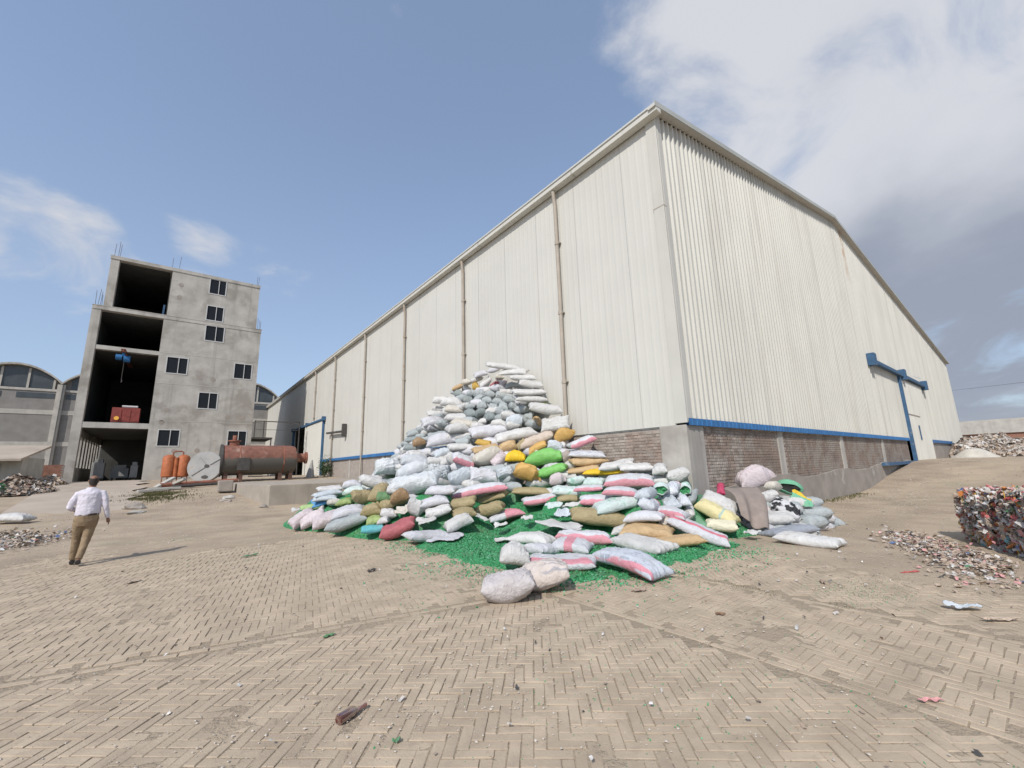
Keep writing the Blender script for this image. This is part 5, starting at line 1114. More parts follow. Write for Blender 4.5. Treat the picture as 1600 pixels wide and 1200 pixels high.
SM = dict(
 white=weave('white', (.56, .55, .53)), bigwhite=weave('bigwhite', (.535, .555, .57), .45, dirt=.1), lilac=weave('lilac', (.545, .54, .56)),
 grey=weave('grey', (.36, .39, .39), dirt=.25), dkgrey=weave('dkgrey', (.25, .28, .275), dirt=.25), paleblue=weave('paleblue', (.49, .53, .56)),
 cream=weave('cream', (.54, .505, .44)), beige=weave('beige', (.56, .47, .39)), khaki=weave('khaki', (.34, .275, .15), dirt=.1), tan=weave('tan', (.50, .35, .19), dirt=.1),
 gold=weave('gold', (.56, .345, .11), dirt=.08), mustard=weave('mustard', (.50, .32, .07)), yellow=weave('yellow', (.72, .46, .02), dirt=.05), green=weave('green', (.19, .46, .12), .4, dirt=.03),
 green2=weave('green2', (.18, .36, .22)), lime=weave('lime', (.42, .56, .24)), dkgreen=weave('dkgreen', (.12, .22, .10)), olive=weave('olive', (.30, .38, .14)), mint=weave('mint', (.55, .63, .60), extra=lambda q, P, O, sp, b: q.mix(q.math('MULTIPLY', q.ramp(q.noise(P, 5, 4, .6), .55, .66), .55), b, (.06, .34, .19))),
 turquoise=weave('turquoise', (.12, .42, .46)), red=weave('red', (.40, .12, .13)), crimson=weave('crimson', (.48, .05, .12)), brown=weave('brown', (.31, .20, .105), .4), taupe=weave('taupe', (.36, .31, .28)),
 blue=weave('blue', (.10, .28, .52)), pinkwhite=weave('pinkwhite', (.54, .47, .48)), slate=weave('slate', (.30, .32, .36)), grubby=weave('grubby', (.53, .49, .48), dirt=.35),
 paleyellow=weave('paleyellow', (.62, .55, .30), stripe=[(0, .12, .17, (.30, .42, .40))]), paleyellow2=weave('paleyellow2', (.64, .60, .45)),
 pink=weave('pink', (.55, .555, .575), stripe=[(1, -.475, -.36, PK)]), pinkgrey=weave('pinkgrey', (.47, .50, .55), stripe=[(1, -.475, -.375, PK)], extra=printed),
 pinktop=weave('pinktop', (.55, .555, .575), stripe=[(1, -.40, -.22, PK)]), pinkband=weave('pinkband', (.545, .55, .57), stripe=[(0, -.12, .10, PK)]), pinkband2=weave('pinkband2', (.545, .55, .57), stripe=[(1, -.30, -.17, (.60, .13, .17))]),
 pinkhalf=weave('pinkhalf', (.545, .55, .57), stripe=[(0, -.05, .6, PK)]), print=weave('print', (.545, .55, .575), extra=printed), print2=weave('print2', (.55, .57, .60), stripe=[(0, .30, .44, PK)], extra=printed),
 stripedbeige=weave('stripedbeige', (.58, .51, .46), extra=bluelines, dirt=.3), greenyellow=weave('greenyellow', (.16, .42, .26), extra=gybands), blackwhite=weave('blackwhite', (.60, .60, .60), extra=bwbands))
M['flake'] = mat('green_flakes', (.045, .25, .095), .6, .35, 30, .8, 60, bdist=.015, col2=(.10, .24, .13), c2=(.48, .66), c2scale=2.5, post=lambda q, P, b: q.mix(q.math('MULTIPLY', q.ramp(q.noise(P, 1.1, 6, .65), .50, .70), .55), q.mix(q.math('MULTIPLY', q.ramp(q.noise(P, 55, 2, .5), .55, .7), .8), b, (.015, .085, .04)), (.20, .21, .13)))
M['dark_inside'] = mat('dark_inside', (.02, .022, .02), .8)

def sack_mesh(kind, seed, res=(46, 30)):
    r = np.random.default_rng(seed); nu, nv = res
    u = np.linspace(-1, 1, nu+1); v = np.linspace(-1, 1, nv+1)
    u = np.sign(u)*np.abs(u)**.85; v = np.sign(v)*np.abs(v)**.85
    U, Vv = np.meshgrid(u, v, indexing='ij'); a = np.abs(U); b = np.abs(Vv)
    ph = r.uniform(0, 6.28, 12); fr = r.uniform(1.5, 5, 12)
    lump = sum(np.sin(fr[i]*U*1.3+ph[i])*np.sin(fr[(i+5) % 12]*Vv*1.2+ph[(i+3) % 12]) for i in range(5))/5
    wr = sum(np.sin((7+3*i)*Vv+ph[i]+2.2*U*np.sin(ph[i+4])) for i in range(4))/4
    wrs = sum(np.sin((9+4*i)*U+ph[i+2]+2*Vv) for i in range(3))/3
    if kind == 'plump': e = ((1-a**2.4)**.5)*((1-b**2.3)**.5); px, py = .97+.03*b**2, .95+.05*a**3
    elif kind == 'flat': e = ((1-a**8)**.5)*((1-b**8)**.5); px, py = 1, 1
    else: e = ((1-a**4.8)**.55)*((1-b**3.4)**.55); px, py = .92+.08*b**4, .86+.14*a**6
    X = .5*U*px; Y = .5*Vv*py
    up = .52*e*(1+.16*lump); dn = -.40*e*(1+.12*lump)
    amp = .085 if kind != 'flat' else .12
    up = up+amp*wr*a**4*(1-b**6)+amp*.6*wrs*b**4*(1-a**6); dn = dn+amp*.4*wr*a**4
    # creases: ridged noise drawn out along the cloth, strongest near hems and corners
    sd_ = int(seed)*7+1
    def ridge(sx_, sy_, k_, rot):
        uu = U*math.cos(rot)+Vv*math.sin(rot); vv = -U*math.sin(rot)+Vv*math.cos(rot)
        return 1-np.abs(2*vnoise(uu*sx_+40, vv*sy_+40, 1., sd_+k_)-1)
    cre = ridge(1.2, 4.5, 1, .5)**3*.6+ridge(1.4, 5.5, 2, -.6)**3*.5+ridge(4.5, 1.6, 3, .1)**3*.5+ridge(3, 9, 4, .2)**2*.25-.55
    edge_w = .35+.65*np.clip(np.maximum(a**2, b**2), 0, 1)
    if kind != 'flat':
        up = up+.17*cre*edge_w*np.clip(e*3, 0, 1); dn = dn-.05*cre*np.clip(e*3, 0, 1)
        X = X+.012*cre*a; Y = Y+.03*cre*b
    mid = np.zeros_like(X)
    if kind == 'slump': mid = -.35*(U**2)*(U > 0)+.18*np.sin(1.6*U+ph[0])*.6; Y = Y+.05*np.sin(2*U+ph[1])
    elif kind == 'flat':
        mid = 1.5*(lump*.5+.05*wr+.05*wrs); mid = mid-mid.min(); up, dn = mid+.10*e, mid-.02
        Y = Y+.12*np.sin(2.2*U+ph[1])+.02*wrs*(b > .8); X = X+.08*np.sin(3*Vv+ph[2])+.015*wr*(a > .85); Y = Y*(1-.35*a**2*(np.sin(ph[5])>0)); X = X*(1-.2*b**2); mid = 0
    else: mid = .14*np.sin(1.7*U+ph[0])+.08*np.sin(1.5*Vv+ph[1])
    if kind == 'tied':
        w = np.interp(U, [-1, .35, .62, .72, 1.0], [1, .95, .34, .16, .42]); Y = Y*w; tt = np.interp(U, [-1, .35, .62, .72, 1.0], [1, 1, .75, .5, .35])
        base_e = (1-b**2)**.5*np.where(U > .3, .32*tt+.1, 0); up = np.maximum(up*tt, base_e*tt)+.05*np.sin(14*Vv+ph[3])*(U > .5)*(1-b**4); dn = np.minimum(dn*tt, -base_e*tt*.8)
        edge = (U > .99); up = np.where(edge, up, up)
    up = up+mid; dn = dn+mid
    # rim joins the two skins
    rim = np.zeros((nu+1, nv+1), bool); rim[0] = rim[-1] = True; rim[:, 0] = rim[:, -1] = True
    zr = (up+dn)/2; up = np.where(rim, zr, up); dn = np.where(rim, zr, dn)
    idx = np.arange((nu+1)*(nv+1)).reshape(nu+1, nv+1); V = [np.stack([X.ravel(), Y.ravel(), up.ravel()], 1)]
    idb = idx.copy(); inner = ~rim; idb[inner] = (nu+1)*(nv+1)+np.arange(inner.sum()); V.append(np.stack([X[inner], Y[inner], dn[inner]], 1))
    V = np.concatenate(V); f = []
    for i in range(nu):
        for j in range(nv):
            f.append((idx[i, j], idx[i+1, j], idx[i+1, j+1], idx[i, j+1])); f.append((idb[i, j], idb[i, j+1], idb[i+1, j+1], idb[i+1, j]))
    me = bpy.data.meshes.new('sack'); me.from_pydata(V.tolist(), [], [tuple(int(t) for t in q_) for q_ in f]); me.materials.append(None)
    me.polygons.foreach_set('use_smooth', [True]*len(me.polygons)); me.update(); return me
def open_mesh(seed):
    """sack lying with its mouth (at -y) open; returns cloth and filling meshes"""
    r = np.random.default_rng(seed); n = 26; ph = r.uniform(0, 6.28, 6); ts = np.linspace(0, 2*math.pi, n+1)[:-1]
    def ring(y, s, k_=1.): return [(.5*s*math.cos(t)*(1+.08*math.sin(3*t+ph[0])*k_), y, .46*s*math.sin(t)*(1+.10*math.sin(2*t+ph[1])*k_)+.02*math.sin(5*t+ph[2])) for t in ts]
    mb = MB(); prof = [(.5, .12), (.47, .6), (.38, .86), (.2, 1.0), (-.05, 1.02), (-.25, .95), (-.40, .90), (-.5, .84), (-.47, .76), (-.40, .74)]
    rings = []
    for i, (y, s) in enumerate(prof):
        rg = ring(y, s); 
        if i in (6, 7): rg = [(x, yy+.07*math.sin(3*t+ph[3])+.04*math.sin(7*t+ph[4]), z) for (x, yy, z), t in zip(rg, ts)]
        if i >= 5: rg = [(x, yy, z*(.72 if i > 5 else .86)-.05*(i > 5)+.03*math.sin(4*t+ph[5])) for (x, yy, z), t in zip(rg, ts)]
        rings.append(rg)
    mb.loft(rings, caps=False); mb.add(rings[0], [tuple(range(n))])
    me = mb.mesh('sack', [None], True)
    fb_ = MB(); fv = [(0, -.33, -.02)]+[(x*.55, -.34+.05*r.normal(), z*.55) for x, y, z in rings[-1]]+[(x*.99, y+.01, z*.99) for x, y, z in rings[-1]]
    ff = [(0, 1+i, 1+(i+1) % n) for i in range(n)]+[(1+i, 1+n+i, 1+n+(i+1) % n, 1+(i+1) % n) for i in range(n)]
    fb_.add(fv, ff); return me, fb_
PROTO = {kd: [sack_mesh(kd, 100*i+j) for j in range(nn)] for i, (kd, nn) in enumerate((('pillow', 9), ('plump', 6), ('slump', 3), ('flat', 6), ('tied', 4)))}
OPEN = [open_mesh(900+j) for j in range(3)]
for i, (kind, mt, loc, rot, dim, lab, grp, ex, cat) in enumerate(BAGS):
    if kind == 'open':
        me, fill = OPEN[i % 3]; o = bpy.data.objects.new('sack', me)
    else:
        lst = PROTO[kind or ('pillow' if i % 7 else 'slump')]; o = bpy.data.objects.new('plastic_sheet' if cat == 'plastic sheet' else 'sack', lst[(i*5+3) % len(lst)])
    o.location = loc; o.rotation_euler = rot
    o.scale = dim if kind != 'flat' else (dim[0], dim[1], .09)
    link(o); tag(o, lab, cat, grp)
    o.material_slots[0].link = 'OBJECT'; o.material_slots[0].material = SM[mt]
    if kind == 'open':
        fo = fill.build('filling', M['flake'] if ex == 'flakes' else M['dark_inside'], o, smooth=True)
ws = bpy.data.objects.new('sack', PROTO['pillow'][2]); ws.location = (-4.5, 23.2, gz(-4.5, 23.2)+.13); ws.scale = (1.1, .6, .3); ws.rotation_euler = (0, 0, -.5); link(ws)
ws.material_slots[0].link = 'OBJECT'; ws.material_slots[0].material = SM['white']; tag(ws, 'lone white sack lying at the left edge of the yard', 'sack')

# taupe tarpaulin draped over the heap at the gable
def drape():
    n = 22; pts = [(10.25, 5.0, 1.0), (11.5, 4.75, .98), (10.15, 4.1, .10), (9.85, 4.5, .42)]
    v = []; f = []
    A, B_, C_, D_ = (np.array(p) for p in pts)
    for i in range(n+1):
        for j in range(n+1):
            s, t = i/n, j/n; p = (A*(1-s)+B_*s)*(1-t)+(D_*(1-s)+C_*s)*t
            z = p[2]+.05*math.sin(5.5*s+2.2*t)*t+.025*math.sin(13*s-3*t)*(.3+t)+.10*math.sin(math.pi*t)
            y = p[1]-.10*math.sin(math.pi*t)-.04*math.sin(9*s)*(.3+t)
            v.append((p[0]+.03*math.sin(7*t), y, max(z, .03)))
    for i in range(n):
        for j in range(n): o = i*(n+1)+j; f.append((o, o+1, o+n+2, o+n+1))
    o = quick('tarpaulin', M['tarp'], v, f, smooth=True); md = o.modifiers.new('thick', 'SOLIDIFY'); md.thickness = .006
    return tag(o, 'taupe tarpaulin draped over the sacks at the gable wall', 'tarpaulin')
drape()

# ------------------------------------------------------------------ green flakes and the sacks buried inside the pile
POLY = [(4.0, 9.4), (3.75, 7.6), (3.55, 6.4), (3.8, 5.5), (4.15, 4.75), (4.75, 4.0), (5.6, 3.7), (6.4, 3.75), (7.4, 3.55), (8.9, 3.8), (9.6, 4.5), (9.3, 6.5), (8.2, 9.2), (6, 10.6), (4.6, 10.1)]
def poly_sd(x, y, poly):
    x = np.asarray(x, float); y = np.asarray(y, float); ins = np.zeros(x.shape, bool); d = np.full(x.shape, 1e9)
    for (x0, y0), (x1, y1) in zip(poly, poly[1:]+poly[:1]):
        dx, dy = x1-x0, y1-y0; t = np.clip(((x-x0)*dx+(y-y0)*dy)/(dx*dx+dy*dy), 0, 1)
        d = np.minimum(d, np.hypot(x-x0-t*dx, y-y0-t*dy))
        c = (y0 > y) != (y1 > y); xi = x0+(y-y0)*dx/(dy if abs(dy) > 1e-9 else 1e-9); ins ^= c & (x < xi)
    return np.where(ins, d, -d)
def flake_z(x, y):
    sd = poly_sd(x, y, POLY)-.22+.9*(fbm(x, y, 1.5, 31)-.48)+.4*(fbm(x, y, 6, 33)-.5)
    left = .32-np.hypot((x-3.15)/.9, (y-15.6)/.9)*.32
    z = np.maximum(-.03+.11*s3(0, .55, sd)+.035*fbm(x, y, 3, 35)*s3(0, .3, sd), -.05+.2*np.maximum(left, 0))
    return np.maximum(z, np.minimum(Hp(x, y)*.95-.16, 1.0)*(y < 22)-.03*(y >= 22))
gx = np.arange(2.2, 10.25, .07); gy = np.arange(3.2, 17.5, .07)
XX, YY = np.meshgrid(gx, gy); ZZ = flake_z(XX, YY)+.012*(vnoise(XX, YY, 20, 3)-.5)
n_ = len(gx); i0 = (np.arange(len(gy)-1)[:, None]*n_+np.arange(n_-1)[None]).ravel()
F = np.stack([i0, i0+1, i0+n_+1, i0+n_], 1); zf = ZZ.ravel()
F = F[(zf[F].max(1) > -.005)]
N = 130000
fx = rng.uniform(2.2, 10.2, N); fy = rng.uniform(3.0, 15, N); fz = flake_z(fx, fy)
sd = poly_sd(fx, fy, POLY)
pr_ = np.where(fz > .012, 1., np.exp(np.minimum(sd, 0)/.24)*.6*np.clip(fbm(fx, fy, 2.2, 91)*2.4-.5, .05, 1)+.012*(fbm(fx, fy, .8, 71) > .5))
kp = (rng.uniform(0, 1, N) < pr_) & (Hp(fx, fy) < 1.0)
fx, fy, fz = fx[kp], fy[kp], np.maximum(fz[kp], .016)
# thin scatter trodden over the near paving
def scatter(n, cx, cy, sx, sy):
    return rng.normal(cx, sx, n), rng.normal(cy, sy, n)
ex = [scatter(800, 3.2, 2.0, 1.0, .9), scatter(500, 6.8, 1.8, .35, .3), scatter(350, 1.3, 10.0, .9, .25), scatter(250, -.2, 10.8, .4, .3), scatter(200, .2, 14.5, .4, .3), scatter(200, 8.5, 3.3, .8, .3), scatter(350, 4.5, 10.2, .6, .6)]
sx_ = np.concatenate([e[0] for e in ex]); sy_ = np.concatenate([e[1] for e in ex])
fx = np.concatenate([fx, sx_]); fy = np.concatenate([fy, sy_]); fz = np.concatenate([fz, np.full(len(sx_), .010)])
n = len(fx); sz = rng.uniform(.006, .015, n); sz[len(sz)-len(sx_):] *= .42; an = rng.uniform(0, 6.28, n)
ti = rng.normal(0, .5, n); tj = rng.normal(0, .5, n)
Vf = np.zeros((n, 4, 3))
for q_, (a, b) in enumerate(((-1, -.6), (1, -.6), (1, .6), (-1, .6))):
    Vf[:, q_, 0] = fx+sz*(a*np.cos(an)-b*np.sin(an)); Vf[:, q_, 1] = fy+sz*(a*np.sin(an)+b*np.cos(an)); Vf[:, q_, 2] = fz+.007+sz*(a*ti+b*tj)
base_v = np.stack([XX.ravel(), YY.ravel(), zf], 1)
off = len(base_v)
allv = np.concatenate([base_v, Vf.reshape(-1, 3)]); ff = np.concatenate([F, off+np.arange(n*4).reshape(n, 4)])
M['flake_bit'] = mat('flake_bits', (.05, .29, .11), .45, .4, 60, 0)
M['flake_pale'] = mat('flake_pale', (.15, .38, .23), .45, .3, 60, 0)
mi = [0]*len(F)+[1 if random.random() < .75 else 2 for _ in range(n)]
fl = quick('plastic_flakes', [M['flake'], M['flake_bit'], M['flake_pale']], allv.tolist(), ff.tolist(), None, mi)
tag(fl, 'bright green plastic flakes spilled under and around the sack pile', 'plastic flakes', None, 'stuff')
# sacks hidden deeper in the pile: shallow bulges filling the gaps between the countable ones
Jv = []; Jf = []; 
cen = []
for y in np.arange(5.6, 24.6, .5):
    for x in np.arange(4.2, 10.1, .62):
        h_ = float(Hp(x, y))
        if h_ > 1.15 and x < 10.15: cen.append((x+rng.uniform(-.15, .15), y+rng.uniform(-.15, .15), h_-(.30 if x < 8.6 else .25)))
for x in np.arange(10.7, 13.6, .42):
    for y in np.arange(3.9, 5.5, .4):
        h_ = float(Hp(x, y))
        if h_ > .22:
            for dz in (.2, .42): cen.append((x, y, max(.08, h_-dz)))
small = sack_mesh('pillow', 7, (16, 10))
sv = np.array([v_.co for v_ in small.vertices])[:, :]; sf = [tuple(p_.vertices) for p_ in small.polygons]
mi = []
for (x, y, z) in cen:
    a = rng.uniform(0, 6.28); p = sv*np.array([.95, .6, .34]); p = np.stack([x+p[:, 0]*math.cos(a)-p[:, 1]*math.sin(a), y+p[:, 0]*math.sin(a)+p[:, 1]*math.cos(a), z+p[:, 2]], 1)
    p[:, 0] = np.minimum(p[:, 0], 10.2) if x < 10.5 else p[:, 0]; p[:, 1] = np.minimum(p[:, 1], 5.7) if x > 10.5 else p[:, 1]
    o = len(Jv); Jv += p.tolist(); Jf += [tuple(o+t for t in q_) for q_ in sf]; mi += [int(rng.integers(0, 3))]*len(sf)
bs = quick('buried_sacks', [SM['white'], SM['grey'], SM['lilac']], Jv, Jf, None, mi, True)
tag(bs, 'tangle of grey and white sacks deep inside the pile, filling its gaps', 'sacks', None, 'stuff')

# ------------------------------------------------------------------ crumpled scrap, bales, heaps
PAL = dict(clear=(.47, .43, .39), pale=(.56, .54, .51), brown=(.33, .25, .19), red=(.40, .09, .08), orange=(.52, .20, .06), blue=(.10, .15, .28), green=(.10, .22, .11), teal=(.18, .36, .38), dark=(.06, .055, .05), pink=(.55, .27, .26), yellow=(.62, .42, .08), tanp=(.42, .33, .25))
SCR = {k_: mat('scrap_'+k_, c, .38 if k_ in ('clear', 'pale') else .5, .25, 25, 0, spec=.45) for k_, c in PAL.items()}
def scraps(pos, nor, size, weights, jit=.5, rs=None):
    """bent film and bottle pieces at pos, roughly facing nor"""
    n = len(pos); v = np.zeros((n, 6, 3)); names = list(weights); w_ = np.array([weights[k_] for k_ in names], float); w_ /= w_.sum()
    ch = rng.choice(len(names), n, p=w_)
    nn = np.asarray(nor, float)+rng.normal(0, jit, (n, 3)); nn /= np.linalg.norm(nn, axis=1)[:, None]
    t = rng.normal(0, 1, (n, 3)); t -= (t*nn).sum(1)[:, None]*nn; t /= np.linalg.norm(t, axis=1)[:, None]; b = np.cross(nn, t)
    L = rng.uniform(size[0], size[1], n)[:, None]; Wd = L*rng.uniform(.35, .9, n)[:, None]; cu = rng.normal(0, .35, n)[:, None]*L
    p = np.asarray(pos, float)
    for i, (a, c, k_) in enumerate(((-1, -1, 0), (0, -1, 1), (1, -1, .1), (1, 1, 0), (0, 1, 1), (-1, 1, .1))):
        v[:, i] = p+t*L*a*(1+.2*rng.normal(0, 1, (n, 1)))+b*Wd*c*(1+.25*rng.normal(0, 1, (n, 1)))+nn*cu*k_
    f = np.arange(n)[:, None]*6; fa = np.concatenate([f+np.array([[0, 1, 4, 5]]), f+np.array([[1, 2, 3, 4]])]); mi_ = np.concatenate([ch, ch])
    return v.reshape(-1, 3), fa, mi_, [SCR[k_] for k_ in names]
WB = dict(clear=7, pale=3.2, brown=2.2, red=1.8, orange=1.6, blue=.4, green=.3, teal=.12, dark=.6, pink=1.5, yellow=.2, tanp=3.5)
def bale(name, loc, rz, dims, label, cat, npc, weights, size, group=None, straps=4):
    e_ = empty(name, loc, label, cat, group, None, rz); L, Wd, Hh = dims
    bm = bmesh.new(); bmesh.ops.create_cube(bm, size=1); bmesh.ops.subdivide_edges(bm, edges=bm.edges[:], cuts=7, use_grid_fill=True)
    for v_ in bm.verts:
        c = v_.co.copy(); nz_ = mnoise.noise(c*5+Vector((loc[0], loc[1], 0)))*.05
        v_.co = Vector((c.x*(L-.08), c.y*(Wd-.08), (c.z+.5)*(Hh-.04)))*(1)+Vector((c.x, c.y, 0)).normalized()*nz_
        v_.co.z = max(.01, v_.co.z+(nz_ if c.z > .4 else 0))
    me = bpy.data.meshes.new('core'); bm.to_mesh(me); bm.free(); me.materials.append(SCR['tanp']); o = bpy.data.objects.new('core', me); link(o, e_)
    per = [L*Hh, L*Hh, Wd*Hh, Wd*Hh, L*Wd*1.2]; pos = []; nor = []
    for q_ in range(npc):
        fsel = random.choices(range(5), per)[0]; s, t = random.uniform(-.5, .5), random.uniform(0, 1); bul = .06*math.sin(math.pi*t)
        sag = .03*random.gauss(0, 1)
        if fsel == 0: p = (s*L, -Wd/2-bul+sag, t*Hh); nq = (0, -1, .1)
        elif fsel == 1: p = (s*L, Wd/2+bul+sag, t*Hh); nq = (0, 1, .1)
        elif fsel == 2: p = (-L/2-bul+sag, s*Wd, t*Hh); nq = (-1, 0, .1)
        elif fsel == 3: p = (L/2+bul+sag, s*Wd, t*Hh); nq = (1, 0, .1)
        else: p = (s*L, (t-.5)*Wd, Hh+sag); nq = (0, 0, 1)
        pos.append(p); nor.append(nq)
    v, fa, mi_, ml = scraps(pos, nor, size, weights, .8); fl_ = [tuple(t) for t in fa.tolist()]; vl_ = v.tolist(); mil = mi_.tolist(); names = list(weights)
    for q_ in range(npc//16):      # crushed bottles among the film
        p = np.array(random.choice(pos)); d_ = _n(rng.normal(0, 1, 3)); s_ = _n(np.cross(d_, rng.normal(0, 1, 3))); t_ = np.cross(d_, s_); ln, rd, sq = rng.uniform(.06, .12), rng.uniform(.022, .042), rng.uniform(.25, .8); o0 = len(vl_)
        for (a, rr) in ((-1, .7), (-.9, 1), (-.2, rng.uniform(.7, 1.1)), (.4, 1), (.75, .5), (1, .32)):
            for j in range(7): an_ = j*2*math.pi/7; vl_.append((p+d_*ln*a+rr*rd*(math.cos(an_)*s_+sq*math.sin(an_)*t_)*(1+.15*rng.normal())).tolist())
        mk = names.index(random.choices(names, [weights[k_] for k_ in names])[0])
        for i in range(5):
            for j in range(7): fl_.append((o0+i*7+j, o0+i*7+(j+1) % 7, o0+(i+1)*7+(j+1) % 7, o0+(i+1)*7+j)); mil.append(mk)
        fl_.append(tuple(o0+j for j in range(7))); mil.append(mk)
    o = quick('compressed_plastic', ml, vl_, fl_, e_, mil); o['kind'] = 'stuff'
    for i in range(straps):
        x = -L/2+L*(i+.5)/straps; mb = MB()
        for a, b in (((x, -Wd/2-.07, .02), (x, -Wd/2-.07, Hh+.03)), ((x, -Wd/2-.07, Hh+.03), (x, Wd/2+.07, Hh+.03)), ((x, Wd/2+.07, Hh+.03), (x, Wd/2+.07, .02))): mb.bar(a, b, .012, .006)
        mb.build('strap', SCR['yellow'], e_)
    return e_
ang_b = math.atan2(.39, .92)
dirb = np.array([-.92, -.39]); nin = np.array([.39, -.92])
c0 = np.array([12.15, 1.42])+dirb*.62+nin*.62
bale('waste_bale', (c0[0], c0[1], .02), ang_b, (1.2, 1.0, .9), 'compressed bale of coloured plastic bottles and wrappers at the right edge', 'bale', 6500, WB, (.015, .065), None, 2)
c1 = c0+dirb*1.28+nin*.12
bale('waste_bale', (c1[0], c1[1], .02), ang_b+.05, (1.15, 1.0, .98), 'nearer plastic waste bale mostly cut off by the right edge', 'bale', 6500, WB, (.015, .065), None, 2)
# loose litter round the bales
def litter(name, gens, weights, size, label, cat, zoff=.015, jit=.35):
    pos = []
    for (cx, cy, sx, sy, n, th) in gens:
        for _ in range(n):
            a, b = random.gauss(0, sx), random.gauss(0, sy); x = cx+a*math.cos(th)-b*math.sin(th); y = cy+a*math.sin(th)+b*math.cos(th); pos.append((x, y, gz(x, y)+zoff+random.uniform(0, .03)))
    v, fa, mi_, ml = scraps(pos, [(0, 0, 1)]*len(pos), size, weights, jit); v[:, 2] = np.maximum(v[:, 2], ground_z(v[:, 0], v[:, 1])+.006)
    o = quick(name, ml, v.tolist(), fa.tolist(), None, mi_.tolist()); return tag(o, label, cat, None, 'stuff')
litter('litter', [(10.9, 1.75, .8, .22, 1300, ang_b), (9.9, 1.15, .7, .25, 800, ang_b), (11.6, 2.0, .5, .2, 400, ang_b), (8.9, 1.1, .5, .2, 150, ang_b), (8.1, .9, .4, .2, 50, ang_b)], dict(clear=3, pale=1.5, brown=4, red=.14, blue=.15, pink=1.2, tanp=7, dark=.9, green=.1), (.008, .042), 'loose plastic litter strewn in front of the bales', 'litter')
litter('litter', [(-3.7, 17.8, .6, .9, 1300, 0), (-3.2, 16.6, .4, .5, 300, 0), (-4.3, 19.2, .6, .9, 600, 0)], dict(clear=4, pale=1.0, brown=4, red=.12, dark=1.6, tanp=5, blue=.1, green=.08), (.015, .065), 'flat scatter of grey plastic scraps at the left edge', 'litter', .02, .5)
litter('litter', [(3, 12, 3, 2.5, 110, 0), (1.2, 7, 2, 2, 120, 0), (8, 2.6, 1.2, .6, 70, 0), (3.2, 2.0, 1.4, 1.0, 70, 0), (-1.5, 24, 2.5, 3, 160, 0), (18, 4.0, 4, 1.0, 90, 0), (24, 3.5, 4, 1.2, 70, 0)], dict(pale=5, tanp=4, clear=3, brown=4, dark=2), (.006, .022), 'tiny scraps and grit scattered over the yard', 'litter', .013, .4)
# gravel
pos = []
for (cx, cy, sx, sy, n) in ((2.0, 3.2, .9, .5, 900), (1.2, 4.5, 1.8, 1.2, 900), (3.6, 2.0, .8, .7, 600), (.5, 8, 2, 2, 700), (7, 2.2, 2, .8, 700), (9.5, 2.6, 1.6, .9, 900), (15, 3.5, 3, 1.2, 900), (-1, 15.5, 2, 1.6, 900), (1.8, 25.5, 1.6, 2.5, 700), (-2, 22, 2, 3, 700), (22, 4.2, 6, 1, 900), (30, 3, 5, 1.5, 500)):
    for _ in range(n): pos.append((random.gauss(cx, sx), random.gauss(cy, sy)))
pv = []; pf_ = []; octa = np.array([(1, 0, 0), (0, 1, 0), (-1, 0, 0), (0, -1, 0), (0, 0, 1), (0, 0, -1)], float); of = [(0, 1, 4), (1, 2, 4), (2, 3, 4), (3, 0, 4), (1, 0, 5), (2, 1, 5), (3, 2, 5), (0, 3, 5)]
for x, y in pos:
    if Hp(x, y) > .05: continue
    dd_ = math.hypot(x, y); s = random.uniform(.0025, .008)*(1 if dd_ < 9 else min(3.5, dd_/8))*random.choice((.7, 1, 1, 1.5)); a = random.uniform(0, 6.28); q_ = octa*np.array([s*random.uniform(.8, 1.5), s, s*.7])*(1+rng.normal(0, .15, (6, 1)))
    q_ = np.stack([x+q_[:, 0]*math.cos(a)-q_[:, 1]*math.sin(a), y+q_[:, 0]*math.sin(a)+q_[:, 1]*math.cos(a), gz(x, y)+.008*(y < 12)+q_[:, 2]+s*.4], 1)
    o = len(pv); pv += q_.tolist(); pf_ += [tuple(o+t for t in f) for f in of]
M['gravel'] = mat('gravel', (.46, .41, .35), .9, .3, 40)
tag(quick('gravel', M['gravel'], pv, pf_), 'fine gravel and crumbs on the paving', 'gravel', None, 'stuff')

def heap(name, loc, rx, ry, h_, n, weights, size, label, cat='heap', rz=0., seed=1):
    e_ = empty(name, loc, label, cat, None, None, rz); rs = np.random.default_rng(seed)
    nr, na = 9, 22; v = []; f = []
    hf = lambda a, b: h_*max(0, 1-(a*a+b*b)**.75)*(1+.5*(float(vnoise(a*2.2+seed, b*2.2, 1.6, seed))-.5))
    for i in range(nr+1):
        for j in range(na):
            t = 2*math.pi*j/na; r_ = i/nr; a, b = r_*math.cos(t), r_*math.sin(t); v.append((a*rx, b*ry, hf(a, b)-.06))
    for i in range(nr):
        for j in range(na): f.append((i*na+j, (i+1)*na+j, (i+1)*na+(j+1) % na, i*na+(j+1) % na))
    quick('core', SCR['brown'], v, f, e_)
    pos = []; nor = []
    for _ in range(n):
        r_ = rs.uniform(0, 1)**.5; t = rs.uniform(0, 6.283); a, b = r_*math.cos(t), r_*math.sin(t); pos.append((a*rx, b*ry, hf(a, b)+rs.uniform(-.04, .08))); nor.append((a*.8, b*.8, .7))
    vv, fa, mi_, ml = scraps(pos, nor, size, weights, .7); o = quick('scrap', ml, vv.tolist(), fa.tolist(), e_, mi_.tolist()); o['kind'] = 'stuff'
    return e_
WG = dict(clear=7, pale=2.5, brown=4, dark=1.2, tanp=4)
heap('scrap_heap', (57, 4.4, 1.25), 6.0, 2.2, 1.75, 3200, WG, (.06, .2), 'grey heap of crushed plastic against the far end of the gable', seed=3)
